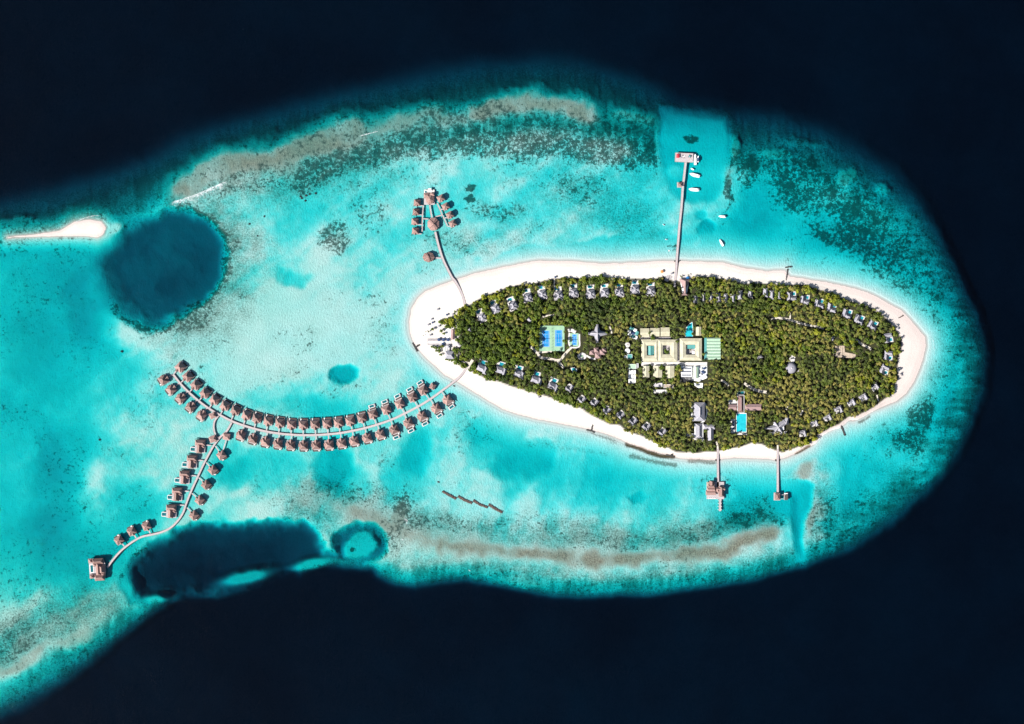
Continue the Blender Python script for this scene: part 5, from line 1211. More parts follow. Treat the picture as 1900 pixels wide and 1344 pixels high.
part('terrace', MB().box(-9, 8, -16, -11.4, -.4, .3), M_PALEPAVE, r)
c = P(1318, 803, 6); r = thing('side_building', 'L-shaped grey-roofed side building right of the long dining pavilion', 'building', (c[0], c[1], GZ)); keep(*c, 6.5, 12); keep(c[0] - 4, c[1] + 8, 10, 4)
roof_block(r, -4.0, 4.6, -12.0, 9.0, 3.9, 7.6, M_GREY, M_WHITE, M_GREYCAP, 0, inset=2.5, cap=.5)
roof_block(r, -10.5, 7.0, 5.0, 12.0, 3.8, 7.0, M_GREY, M_WHITE, M_GREYCAP, 0, inset=2.5, cap=.5)
flat_roof((1272,805,1288,809.4), 'low pinkish-grey roof left of the long dining pavilion', M_PAVE, 3.2)
r = pool_thing('swimming_pool', 'large rectangular turquoise main pool near the south beach', [(1366.6,768),(1384.6,768),(1384.6,801.6),(1366.6,801.6)], M_BIGPOOL, rim=1.0)
c = P(1374.4, 749.8, 6); r = thing('pool_pavilion', 'long narrow white-framed pavilion with dark ridged roof at the head of the main pool', 'pavilion', (c[0], c[1], GZ)); keep(*c, 5.6, 14)
part('wall', MB().box(-3.4, 3.4, -11.5, 11.5, 0, 4.0), M_DWOOD, r)
g = MB()
for q in ((-5.1, -4.6, -13.4, 13.4), (4.6, 5.1, -13.4, 13.4), (-4.6, 4.6, 12.9, 13.4), (-4.6, 4.6, -13.4, -12.9)): g.box(*q, 3.4, 4.6)
part('white_frame', g, M_WHITE, r)
rf = part('roof', MB().hip(-4.3, 4.3, -12.6, 12.6, 4.3, 7.6, 3.0), M_THATCH, r); part('ridge_cap', MB().bar((0, -9.6, 7.6), (0, 9.6, 7.6), 1.6, .2), M_PINK, rf)
for px, lab in (((1350.6,751,1367.6,761.6), 'pinkish-grey roofed wing on the left of the white-framed pool pavilion'), ((1382.2,750,1413,761.6), 'pinkish-grey roofed wing on the right of the white-framed pool pavilion')):
    cx, cy, hw, hd = rect(px); c = P(cx, cy, 5); r = thing('pool_wing', lab, 'building', (c[0], c[1], GZ)); keep(*c, hw, hd); roof_block(r, -hw, hw, -hd, hd, 3.8, 6.6, M_PINK, M_WHITE, M_CAP, 0, inset=2.0, cap=.6)
flat('paving', [(1351,742),(1367.2,742),(1367.2,750.6),(1351,750.6)], GZ + .25, M_PALEPAVE)
pool_thing('swimming_pool', 'small dark teal pool north of the white-framed pool pavilion', [(1368,726.4),(1380.7,726.4),(1380.7,731.3),(1368,731.3)], M_POOL, rim=.5)
flat('paving', [(1356,778),(1364.4,778),(1364.4,804),(1356,804)], GZ + .25, M_PALEPAVE)
flat('paving', [(1366,803.6),(1386,803.6),(1386,807),(1366,807)], GZ + .25, M_PALEPAVE)
for i in range(7):
    c = P(1362.6, 782 + i * 3, 3); r = thing('sun_lounger', 'white lounger left of the main pool, %s from the top of the row' % ORD[i], 'lounger', (c[0], c[1], GZ + .26), group='loungers left of the main pool')
    part('seat', MB().box(-1.0, .6, -.35, .35, .25, .38), M_WHITE, r); part('backrest', MB().bar((.6, 0, .36), (1.1, 0, .8), .7, .06), M_WHITE, r); part('legs', MB().box(-.9, -.8, -.3, .3, 0, .25).box(.4, .5, -.3, .3, 0, .25), M_METAL, r)
for i, y in enumerate((783.5, 789.5, 795.5)): parasol(1360.4, y, M_NAVY, 'navy parasol left of the main pool, %s from the top' % ORD[i], 'parasols left of the main pool', 1.7)

# ---------------------------------------------------------------- west beach bar
c = P(838.6, 619.6, 5); r = thing('beach_bar', 'white beach bar with pinkish narrow roof at the western tip of the forest', 'bar', (c[0], c[1], GZ), math.radians(-3)); keep(*c, 5, 9)
roof_block(r, -1.4, 4.0, -8.6, 6.6, 4.0, 5.8, M_PINK, M_WHITE, M_CAP, 0, inset=1.5)
part('terrace', MB().box(-10.5, -1.5, -8.6, 7.4, -.4, .4), M_WHITE, r); part('counter', MB().box(-2.6, -1.9, -6, 5, .4, 1.5), M_WHITE, r)
r = flat('deck', [(792.7,628.7),(836.5,628.2),(837,641.5),(793,641)], GZ + .3, M_PAVE, None, 'grey paved deck running from the beach to the bar at the western tip', 'deck'); o_d = r
part('walkway', MB().box(-16.6, 17.2, -1.8, .6, .30, .36), M_WHITE, r)
for i, x in enumerate((814.5,823,831.5)): parasol(x, 630.4, M_NAVY, 'square navy parasol, %s from the sea along the western deck' % ORD[i], 'navy parasols on the western deck', 2.6, 2.8, GZ + .3)
for i in range(9):
    c = P(795.5 + i * 2, 630.4 + (i % 2) * .4, 3); r = thing('lounge_chair', 'small grey chair on the upper edge of the western deck, %s from the sea' % ORD[i], 'chair', (c[0], c[1], GZ + .3), group='chairs along the western deck')
    part('seat', MB().box(-.4, .4, -.4, .4, .3, .45), M_GREYCAP, r); part('backrest', MB().box(-.4, .4, .3, .4, .45, 1.0), M_GREYCAP, r)
parasol(822, 638.6, M_NAVY, 'navy parasol on the lower edge of the western deck', rr=2.4)
c = P(831, 648, 5); r = thing('bar_annex', 'white annexe with small courtyards between the western deck and its grey roofed house', 'building', (c[0], c[1], GZ)); keep(*c, 7, 6)
part('wall', MB().box(-7, 2.4, -4.8, 5.0, -.3, 2.6), M_PALEPAVE, r); roof_block(r, -1.8, 3.4, 1.2, 6.2, 3.2, 5.2, M_GREY, M_WHITE, M_GREYCAP, 0); part('courtyard_wall', MB().box(-4.4, -4.0, -4.6, 4.6, 2.6, 3.2).box(-1.6, -1.2, -4.6, 1.0, 2.6, 3.2), M_WHITE, r)
part('roof_hatch', MB().box(-.4, 1.4, -3.6, -1.2, 2.6, 3.4), M_GREY, r)
c = P(834.4, 659, 6); r = thing('beach_house', 'grey hipped-roof house at the southern side of the western tip', 'house', (c[0], c[1], GZ), math.radians(-2)); keep(*c, 7.4, 6)
roof_block(r, -6.6, 6.0, -5.6, 5.6, 3.8, 7.6, M_GREY, M_WHITE, M_GREYCAP, 0, inset=4.0)
c = P(851, 640, 4); r = thing('garden_hut', 'small white-roofed hut just right of the western deck', 'hut', (c[0], c[1], GZ), math.radians(-30)); keep(*c, 4, 3); roof_block(r, -4.0, 4.0, -2.8, 2.8, 2.8, 4.4, M_GREYCAP, M_WHITE, None, 0)
for i, (x, y, m, n) in enumerate([(829.4,584.2,M_NAVY,'navy parasol at the forest edge above the western beach bar'),(802.8,598.8,M_NAVY,'navy parasol standing alone on the open western sand'),(812,574.4,M_GREY,'small grey parasol farthest up the western sand'),
      (800.3,592.8,M_GREY,'small grey parasol just above the lone navy one'),(794.6,602.8,M_GREY,'small grey parasol nearest the sea on the western sand'),(829.6,594,M_NAVY,'dark parasol between the small trees and the forest edge'),
      (818.6,594.6,M_NAVY,'dark parasol left of the small trees above the deck'),(839.8,583.6,M_GREY,'grey parasol touching the western forest edge'),(814,605.6,M_GREY,'grey parasol above the small clump of trees on the sand'),
      (798.6,622,M_GREY,'grey parasol above the chairs of the western deck'),(1030.4,514.4,M_NAVY,'navy parasol alone on the north beach at the end of a path'),(1228.4,504.2,M_ORANGE,'square orange canopy on the north beach left of the jetty'),
      (1246,508,M_GREY,'grey folded canopy on the sand just left of the jetty'),(901,706.4,M_GREY,'grey parasol at the forest edge above the south beach, left of all villas'),(1000,737.4,M_GREY,'small grey parasol on the south beach in front of the pool villas'),(1056,751,M_GREY,'small grey parasol at the southern forest edge below the shaded villas'),
      (1666,610.4,M_GREY,'grey parasol on the eastern beach near the forest corner'),(1666,688,M_GREY,'small grey parasol on the eastern sand below the last pool villa')]):
    parasol(x, y, m, n, rr=1.7 if 'orange' not in n else 2.4)
# ---------------------------------------------------------------- arrival jetty
JET = [(1272.2,301),(1268.6,334),(1267,344),(1264.3,385),(1261,414.3),(1258.4,445.9),(1255.9,477.5),(1254,509),(1253,519.5)]
boardwalk('jetty', 'long straight arrival jetty running from the T-shaped platform to the north beach', JET, 3.4, z=2.3, n=3, cat='jetty')
c = P(1269.6, 292.6, 2.4); r = thing('jetty_platform', 'wide grey-pink platform at the seaward end of the arrival jetty', 'platform', (c[0], c[1], 0), math.radians(-2.5)); PLAT = r
part('deck', MB().box(-13.4, 13.2, -6.6, 6.4, 1.9, 2.4), M_WOOD, r); part('edge_beam', MB().box(-13.5, 13.3, -6.9, -6.62, 1.9, 2.6).box(-13.5, 13.3, 6.42, 6.7, 1.9, 2.6).box(-13.7, -13.42, -6.6, 6.4, 1.9, 2.6), M_CAP, r, stuff=True)
g = MB()
for x in (-12, -6, 0, 6, 12):
    for y in (-5.6, 5.6): g.box(x - .3, x + .3, y - .3, y + .3, -7, 1.9)
part('pile', g, M_DWOOD, r, stuff=True)
c = P(1257.8, 289.6, 5); r = thing('red_canopy', 'red canopy on the left end of the arrival platform', 'canopy', (c[0], c[1], 2.4), math.radians(-2.5))
part('canvas', MB().hip(-2.3, 2.3, -2.9, 2.9, 2.6, 3.6, 2.0, .1), M_RED, r)
for x in (-2, 2):
    for y in (-2.6, 2.6): part('pole', MB().box(x - .07, x + .07, y - .07, y + .07, 0, 2.6), M_WHITE, r)
for x, y, lab in ((1267.5,291,'dark and white seat group in the middle of the arrival platform'), (1279.8,290.6,'dark and white seat group on the right of the arrival platform beside the moored yacht')):
    c = P(x, y, 3); r = thing('seat_group', lab, 'seats', (c[0], c[1], 2.4), math.radians(20))
    part('table', MB().box(-.7, .7, -.7, .7, .6, .75), M_WHITE, r)
    for k, (a, b) in enumerate(((-2, 0), (2, .3), (.2, 2), (0, -2))): part('bench', MB().box(a - .7, a + .7, b - .55, b + .55, 0, .8), (M_NAVY, M_WHITE, M_METAL, M_PINK)[k], r)
    if 'right' in lab: part('shade', MB().cone(ngon(6, 1.6), 2.2, 2.8, c=(0, 0)), M_TEAL, r)
def kiosk(x, y, w, d, lab, rot=0.0, mr=M_THATCH, z=2.3):
    c = P(x, y, 5); r = thing('jetty_kiosk', lab, 'kiosk', (c[0], c[1], 0), rot)
    part('deck', MB().box(-w - 1, w + .8, -d - 1, d + .6, z - .3, z - .02), M_WOOD, r); roof_block(r, -w, w, -d, d, z + 2.6, z + 5.0, mr, M_WALL, M_CAP, z - .02, cap=.35)
    g = MB()
    for a in (-w, w):
        for b in (-d, d): g.box(a - .2, a + .2, b - .2, b + .2, -6, z - .3)
    part('pile', g, M_DWOOD, r, stuff=True); return r
kiosk(1261.8, 342.8, 3.2, 3.0, 'small thatched kiosk halfway along the left side of the arrival jetty')
# ---------------------------------------------------------------- boats
def boat(x, y, L, W, ang, label, cabin=True, cat='boat', name='motor_boat', canopy=M_WHITE, z=0.0, group=None):
    """hull pointing along +x, ang in degrees counter-clockwise"""
    c = P(x, y, 1.5); r = thing(name, label, cat, (c[0], c[1], z), math.radians(ang), group)
    st = [(-.5, .78), (-.38, .9), (-.1, 1.0), (.15, .95), (.32, .7), (.43, .36), (.5, .03)]
    g = MB(); top = []; bot = []; keel = []
    for u, w in st:
        sh = .9 + .5 * max(0, u) ** 1.2
        top.append((g.pt(u * L, w * W / 2, sh), g.pt(u * L, -w * W / 2, sh))); bot.append((g.pt(u * L * .97, w * W * .38, -.05), g.pt(u * L * .97, -w * W * .38, -.05))); keel.append(g.pt(u * L * .93, 0, -.45))
    for i in range(len(st) - 1):
        g.f += [(top[i][0], bot[i][0], bot[i + 1][0], top[i + 1][0]), (bot[i][1], top[i][1], top[i + 1][1], bot[i + 1][1]), (bot[i][0], keel[i], keel[i + 1], bot[i + 1][0]), (keel[i], bot[i][1], bot[i + 1][1], keel[i + 1])]
    g.f.append((top[0][0], top[0][1], bot[0][1], keel[0], bot[0][0])); part('hull', g, M_GELCOAT, r)
    g = MB(); d = [(u * L * .985, w * W * .45) for u, w in st]; g.prism([(a, -b) for a, b in d] + [(a, b) for a, b in reversed(d)], .55, .78); part('deck', g, M_GELCOAT, r)
    if cabin:
        cb = part('cabin', MB().prism([(-.30 * L, -.34 * W), (.12 * L, -.34 * W), (.24 * L, -.18 * W), (.24 * L, .18 * W), (.12 * L, .34 * W), (-.30 * L, .34 * W)], .78, 2.1), M_GELCOAT, r)
        g = MB(); v = [g.pt(.14 * L, -.3 * W, 2.12), g.pt(.14 * L, .3 * W, 2.12), g.pt(.27 * L, .17 * W, 1.1), g.pt(.27 * L, -.17 * W, 1.1), g.pt(.15 * L, -.3 * W, 1.0), g.pt(.15 * L, .3 * W, 1.0)]; g.f += [(v[0], v[3], v[2], v[1]), (v[0], v[4], v[3]), (v[1], v[2], v[5]), (v[4], v[5], v[2], v[3])]; part('windscreen', g, M_GLASS, cb)
        part('roof', MB().prism([(-.36 * L, -.38 * W), (.10 * L, -.38 * W), (.15 * L, -.26 * W), (.15 * L, .26 * W), (.10 * L, .38 * W), (-.36 * L, .38 * W)], 2.5, 2.62), canopy, r)
        g = MB()
        for a in (-.34, .08):
            for b in (-.34, .34): g.box(a * L - .05, a * L + .05, b * W - .05, b * W + .05, .78, 2.5)
        part('roof_post', g, M_METAL, r, stuff=True)
    else:
        part('bench', MB().box(-.2 * L, -.12 * L, -.36 * W, .36 * W, .78, 1.05), M_GELCOAT, r); part('bench', MB().box(.08 * L, .16 * L, -.34 * W, .34 * W, .78, 1.05), M_GELCOAT, r)
    part('engine', MB().box(-.56 * L, -.5 * L, -.35, .35, .1, 1.4), M_METAL, r); return r
boat(1289.8, 296.0, 16.5, 4.4, 91, 'white motor yacht moored against the right end of the arrival platform', name='motor_yacht', cat='yacht')
boat(1295.2, 295.2, 10.0, 2.8, 88, 'slim white boat tied outside the moored yacht', canopy=M_NAVY)
boat(1284.2, 314, 5.4, 2.2, 155, 'tiny white tender floating just below the arrival platform', cabin=False, name='tender', cat='dinghy')
boat(1288.6, 325.0, 16.0, 5.2, 165, 'large white boat, the upper of two lying right of the jetty with bows to it')
boat(1287.2, 352.0, 15.6, 5.2, 176, 'large white boat, the lower of two lying right of the jetty with bows to it')
boat(1339.7, 402, 11.2, 3.6, 176, 'white covered boat moored east of the dark blue sand hole')
boat(1338.4, 450.6, 11.4, 3.4, 119, 'white covered boat lying aslant nearest the north beach')
def jetski(x, y, a, lab):
    c = P(x, y, .5); r = thing('water_scooter', lab, 'water scooter', (c[0], c[1], 0), math.radians(a), 'water scooters left of the jetty')
    part('hull', MB().prism([(-1.7, -.55), (.6, -.6), (1.9, 0), (.6, .6), (-1.7, .55)], -.1, .6), M_GELCOAT, r); part('saddle', MB().box(-1.3, .2, -.25, .25, .6, .95), M_METAL, r); part('handlebar', MB().box(.3, .5, -.45, .45, .9, 1.05), M_METAL, r)
jetski(1231.4, 417.2, 150, 'white water scooter floating left of the jetty, the upper one'); jetski(1236, 444.6, 170, 'dark water scooter floating left of the jetty, the lower one')
c = P(1241.4, 465.5, .5); r = thing('mooring_buoy', 'small white buoy floating over the dark weed beside the jetty', 'buoy', (c[0], c[1], 0)); part('float', MB().prism(ngon(8, .9), -.2, .5), M_WHITE, r); part('collar', MB().prism(ngon(8, 1.1), -.1, .1), M_RED, r)
# ---------------------------------------------------------------- southern piers
boardwalk('pier', 'straight southern pier leading to the overwater restaurant', [(1331.8,833),(1331.9,866),(1332.2,903)], 3.2, z=2.2, n=4, cat='pier')
boardwalk('pier', 'straight southern pier leading to the small diving kiosk', [(1442.9,833),(1443,866),(1443,914)], 3.2, z=2.2, n=4, cat='pier')
c = P(1326, 908, 6); r = thing('overwater_restaurant', 'overwater restaurant with a stepped pagoda-like roof at the end of the southern pier', 'restaurant', (c[0], c[1], 0))
part('deck', MB().box(-11.5, 14.5, -15.0, 10.5, 1.9, 2.2), M_WOOD, r)
for k in range(4):
    w = 7.6 - k * 1.35; y1 = -5 + k * 4.6; part('roof_tier', MB(0, (-5.4 + k * .3, 0, 0)).hip(-w, w, y1 - 3.6, y1 + 3.8, 5.0 + k * .7, 8.2 + k * 1.0, 1.6), M_THATCH, r)
    f_ = list(r.children)[-1]; g = MB(0, (-5.4 + k * .3, 0, 0))
    for a, b in MB().hip_lines(-w, w, y1 - 3.6, y1 + 3.8, 5.0 + k * .7, 8.2 + k * 1.0, 1.6): g.bar(a, b, .45, .16)
    part('ridge_cap', g, M_CAP, f_, stuff=True)
part('wall', MB().box(-11, .5, -7, 10, 2.2, 4.6), M_WALL, r)
roof_block(r, 1.6, 7.4, -5.0, 3.0, 4.8, 7.6, M_THATCH, M_WALL, M_CAP, 2.2); roof_block(r, 6.0, 14.2, -11.2, 4.4, 5.2, 9.6, M_THATCH, M_WALL, M_CAP, 2.2, inset=2.5, cap=.5)
roof_block(r, 3.0, 15.0, -2.0, 3.0, 5.0, 8.6, M_THATCH, M_WALL, M_CAP, 2.2, inset=0.0, cap=.5)
for i in range(4): q = part('table', MB().box(-8.6 + i * 3, -7.2 + i * 3, -14.4, -13.0, 2.2, 2.95), M_WHITE, r)
g = MB()
for x in (-10.5, -3, 4, 11):
    for y in (-14, -5, 4, 9.5): g.box(x - .25, x + .25, y - .25, y + .25, -6, 1.9)
part('pile', g, M_DWOOD, r, stuff=True)
boardwalk('pier', 'short loading pier with white posts on the seaward side of the overwater restaurant', [(1336,922),(1336,935),(1336,948.6)], 3.4, z=2.0, n=3, cat='pier')
for i in range(4):
    for k, dx in enumerate((-3.2, 2.6)):
        c = P(1336 + dx, 928 + i * 6, 2.5); tag(link('mooring_post', MB().box(-.35, .35, -.35, .35, -5, 2.9).mesh('mooring_post', M_WHITE)), 'white mooring post %s the loading pier, %s from the restaurant' % (('left of', 'right of')[k], ORD[i]), 'post', 'mooring posts of the loading pier').location = (c[0], c[1], 0)
kiosk(1442.4, 921.6, 3.9, 4.9, 'pinkish-brown diving kiosk at the end of the eastern southern pier')
c = P(1458.6, 921.6, 2); r = thing('floating_platform', 'small dark red roofed loading platform linked to the diving kiosk by two beams', 'platform', (c[0], c[1], 0))
part('float', MB().box(-2.8, 2.8, -5.2, 5.2, -.4, 1.2), M_WOOD, r); part('roof', MB().box(-2.4, 2.4, -5.0, 3.0, 3.2, 3.5), M_DWOOD, r); part('seat', MB().box(-2.4, 2.4, 3.6, 5.0, 1.2, 1.9), M_WHITE, r)
for y in (-3.6, 2.6): part('link_beam', MB().box(-8.6, -2.85, y - .3, y + .3, 1.1, 1.5), M_WOOD, r)
part('post', MB().box(-2.3, -2.1, -4.9, -4.7, 1.2, 3.2).box(2.1, 2.3, -4.9, -4.7, 1.2, 3.2).box(-2.3, -2.1, 2.7, 2.9, 1.2, 3.2).box(2.1, 2.3, 2.7, 2.9, 1.2, 3.2), M_METAL, r, stuff=True)
# ---------------------------------------------------------------- breakwaters and groynes of piled rock
_rk = random.Random(5)
def rock_heap(name, label, segs, w, h, m, cat, base=-1.2, group=None):
    pts = [P(x, y, 0) for sg in segs for x, y in sg]; o0 = pts[0]; g = MB(0, (-o0[0], -o0[1], 0))
    for sg in segs:
        q = [P(x, y, 0) for x, y in sg]
        for a, b in zip(q[:-1], q[1:]):
            L = math.hypot(b[0] - a[0], b[1] - a[1]); n = max(2, int(L / 1.15))
            for i in range(n + 1):
                t_ = i / n
                for k in (-.62, .0, .62):
                    cx = a[0] + (b[0] - a[0]) * t_ - (b[1] - a[1]) / L * k * w * .5 + _rk.uniform(-.3, .3); cy = a[1] + (b[1] - a[1]) * t_ + (b[0] - a[0]) / L * k * w * .5 + _rk.uniform(-.3, .3)
                    rr = _rk.uniform(.75, 1.25); z1 = h * (1 - .45 * abs(k)) * _rk.uniform(.75, 1.15); a0 = _rk.uniform(0, 6.3)
                    p5 = [(cx + rr * _rk.uniform(.8, 1.15) * math.cos(a0 + j * 1.2566), cy + rr * _rk.uniform(.8, 1.15) * math.sin(a0 + j * 1.2566)) for j in range(5)]
                    lo = [g.pt(x, y, base) for x, y in p5]; hi = [g.pt(cx + (x - cx) * .72, cy + (y - cy) * .72, z1 + _rk.uniform(-.12, .12)) for x, y in p5]
                    for j in range(5): g.f.append((lo[j], lo[(j + 1) % 5], hi[(j + 1) % 5], hi[j]))
                    g.f.append(tuple(hi))
    o = link(name, g.mesh(name, m)); o.location = (o0[0], o0[1], 0); return tag(o, label, cat, group)
gb = 'rock breakwaters in the southern lagoon'
for i, sg in enumerate([[(821,912.4),(833,919),(845.4,925.4)], [(850,921.6),(862,928.4),(874.6,933.6)], [(878.4,929.4),(890,936.6),(903.6,941.6)], [(907,937),(919,944.6),(931,951)]]):
    rock_heap('breakwater', 'brown rock breakwater, %s from the left in the chain of four' % ORD[i], [sg], 3.6, 1.3, M_ROCK, 'breakwater', -2.5, gb)
rock_heap('groyne', 'dark T-shaped rock groyne at the western tip of the beach', [[(766,637),(770.5,645),(774.3,651.6)], [(772.6,643.4),(779,639.8)]], 2.2, 1.0, M_DROCK, 'groyne')
rock_heap('groyne', 'dark rock groyne with a crossbar at the waterline of the north beach', [[(1461.6,500),(1460.6,508),(1458.6,520)], [(1457.6,496.5),(1469,495)]], 1.4, .9, M_DROCK, 'groyne')
rock_heap('groyne', 'dark Y-shaped rock groyne on the southwestern shore', [[(1088.6,798),(1096,799),(1103,802)], [(1097.4,798),(1100,788.8)]], 1.3, 1.0, M_DROCK, 'groyne')
rock_heap('groyne', 'brown rock groyne amid washed-up weed on the south shore', [[(1237,844.4),(1250.6,847.4)], [(1246,844),(1252.6,839.4)]], 1.8, 1.0, M_DROCK, 'groyne')
rock_heap('groyne', 'dark straight rock groyne slanting into the water on the southeast shore', [[(1559.6,788.6),(1564,798),(1567.6,808)]], 2.0, 1.0, M_DROCK, 'groyne')
rock_heap('groyne', 'thin rock groyne lying on the sand of the northeast beach', [[(1660.4,594.4),(1669,589.6),(1675,586)]], .9, .9, M_ROCK, 'groyne', .2)
for x, y, n in ((1251.6,484.6,'left'),(1261.4,484,'right')): rock_heap('jetty_rocks', 'dark rocks at the %s foot of the arrival jetty' % n, [[(x,y),(x + (3 if n == 'left' else -3), y + 2.6)]], 1.2, .8, M_DROCK, 'rocks')
for px, nm in ((1331.8, 'restaurant'), (1442.9, 'diving kiosk')):
    for s_, n in ((-4, 'left'), (4, 'right')): rock_heap('pier_rocks', 'dark rocks on the %s of the pier to the %s at the waterline' % (n, nm), [[(px + s_, 853.6),(px + s_ * .7, 855)]], 1.2, .8, M_DROCK, 'rocks')
for s_, x, y in (('upper', 837, 709.6), ('lower', 841.6, 716.4)): rock_heap('boardwalk_rocks', 'small dark rocks on the %s side of the boardwalk near the western beach' % s_, [[(x,y),(x + 2, y + .6)]], 1.0, .6, M_DROCK, 'rocks')
rock_heap('coral_rock', 'tiny dark rock ring breaking the surface in the southern lagoon', [[(812.6,894),(814.4,895.4)]], 1.0, .3, M_DROCK, 'rock')
for i, (x, y) in enumerate([(489.5,401.4),(477,437.6),(556.6,364.4),(558.6,367.6),(565.6,372.4),(567,362.6),(573,360.4),(584.6,358.6),(224.6,652),(183.4,816),(462,415)]):
    rock_heap('coral_rock', 'dark round coral head, ' + ('alone east of the round blue hole','alone in the pale lagoon below the hole rim','leftmost of a scatter under the reef crest','large one in the scatter under the reef crest','lowest in the scatter under the reef crest','middle of the scatter under the reef crest','upper right in the scatter under the reef crest','rightmost of the scatter under the reef crest','tiny one north of the water villas','ring-like in the pale western lagoon','small one nearest the rim of the blue hole')[i], [[(x,y),(x + 1.6, y + .6)]], 1.8, -.25, M_DROCK, 'coral head', -2.5, 'dark coral heads in the lagoon')
# ---------------------------------------------------------------- breaking waves: thin patches of foam floating on the sea
def foam(name, label, line_px, w, n, seed, big=1.6):
    """thin sheet of broken foam on the water: dense along the breaking line, thinning out over the width w (metres, signed side)"""
    pts = smooth_line([P(x, y, 0) for x, y in line_px], 8); o0 = pts[0]; m = 9; V = []; D = []; F = []
    for i, p_ in enumerate(pts):
        a = pts[max(i - 1, 0)]; b = pts[min(i + 1, len(pts) - 1)]; L = math.hypot(b[0] - a[0], b[1] - a[1]); nx, ny = (b[1] - a[1]) / L, -(b[0] - a[0]) / L
        fade = min(1, 4 * min(i, len(pts) - 1 - i) / len(pts) + .35)
        for j in range(m):
            q = (-.12 + 1.12 * j / (m - 1)) * w
            V.append((p_[0] + nx * q - o0[0], p_[1] + ny * q - o0[1], .06)); D.append((0.0, 1.0, .82, .66, .52, .40, .28, .15, 0.0)[j] * fade)
    for i in range(len(pts) - 1):
        for j in range(m - 1): F.append((i * m + j, i * m + j + 1, (i + 1) * m + j + 1, (i + 1) * m + j))
    me = np_mesh(name, np.array(V), np.array(F), M_FOAMSHEET); a_ = me.attributes.new('dens', 'FLOAT', 'POINT'); a_.data.foreach_set('value', np.array(D, np.float32))
    o = link(name, me); o.location = (o0[0], o0[1], 0); o['kind'] = 'stuff'; o['label'] = label; o['category'] = 'wave foam'; return o
foam('wave_foam', 'long white breaking wave on the brown reef crest above the dark round hole', [(428,333),(400,345),(365,360),(335,370),(311,378)], -26, 0, 3)
foam('wave_foam', 'small white wave curling along the seaward side of the sandbank', [(137,414),(150,407),(170,401),(192,399)], 5.0, 0, 4)
foam('wave_foam', 'tiny white wave streak on the northern reef crest', [(665,254),(684,249),(704,243.6)], -5, 0, 5)
foam('wave_foam', 'thin pale wave line parallel to the eastern beach', [(1730,624),(1733,640),(1734,664)], 2.2, 0, 6)
foam('wave_foam', 'lone white streak on the outer southern reef', [(869,1057),(873,1060)], 3.0, 0, 8)
foam('wave_foam', 'pale white patch on the southern reef crest left of the breakwaters', [(750,962),(756,966),(753,977)], 8.0, 0, 9)
foam('wave_foam', 'small white patch just below the pale one on the southern reef crest', [(745,1000),(749,1002)], 4.5, 0, 10)
# ---------------------------------------------------------------- trees
def leaf_material(name, dark, light, yellow):
    t = NT(name)
    p = t.pos()
    tint = t.math('ADD', t.attr('tint').outputs['Fac'], t.attr('tint', 'OBJECT').outputs['Fac'])
    n = t.noise(p, .9, 2.0, .6)
    c = t.mix(t.ramp(n, .25, .75), dark, light)
    c = t.mix(t.ramp(tint, .45, 1.0), c, yellow)
    c = t.mix(t.ramp(tint, .35, .0, 0, .75), c, tuple(v * .55 for v in dark))
    t.l(c, t.b.inputs['Base Color']); t.b.inputs['Roughness'].default_value = .65; t.b.inputs['Specular IOR Level'].default_value = .25
    return t.m
M_LEAF = leaf_material('broad_leaves', (.018, .040, .005), (.125, .175, .014), (.19, .20, .012))
M_FROND = leaf_material('palm_fronds', (.018, .034, .005), (.115, .138, .016), (.175, .15, .032))
rt = np.random.RandomState(21)
def quads_to(V, F, base, q):
    V.append(q); F.append(np.arange(4) + base); return base + 4
def broad_proto(seed, n=110):
    """crown of radius 1, centred 0, of leaf clumps gathered round several uneven lobes"""
    r = np.random.RandomState(seed); k = r.randint(5, 8)
    lob = np.stack([r.uniform(-.55, .55, k), r.uniform(-.55, .55, k), r.uniform(-.15, .45, k)], -1); lr = r.uniform(.32, .55, k); lob[0] = (0, 0, .25); lr[0] = .6
    V = []; F = []
    for i in range(n):
        j = r.randint(k); d = r.normal(size=3); d[2] = abs(d[2]) * .9 - .15; d /= np.linalg.norm(d)
        c = lob[j] + d * lr[j] * r.uniform(.75, 1.08)
        nrm = d * 1.0 + r.normal(size=3) * .38 + np.array([0, 0, .22]); nrm /= np.linalg.norm(nrm)
        a = np.cross(nrm, r.normal(size=3)); a /= np.linalg.norm(a); b = np.cross(nrm, a); s = r.uniform(.13, .27)
        a, b = a * s, b * s * r.uniform(.5, .9)
        V.append(np.stack([c - a - b * .4, c + a * .3 - b, c + a + b * .4, c - a * .3 + b])); F.append(np.arange(4) + 4 * i)
    m = 4 * n                                                # dark core of boughs so that the crown is not hollow
    for j in range(k):
        c, s = lob[j], lr[j] * .72; o = np.array([[1,0,0],[0,1,0],[-1,0,0],[0,-1,0],[0,0,.9],[0,0,-.8]]) * s + c; rot = r.uniform(0, 1.5)
        V.append(o)
        for t_ in ((0,1,4,4),(1,2,4,4),(2,3,4,4),(3,0,4,4),(1,0,5,5),(2,1,5,5),(3,2,5,5),(0,3,5,5)): F.append(np.array(t_) + m)
        m += 6
    return np.concatenate(V), np.array(F)
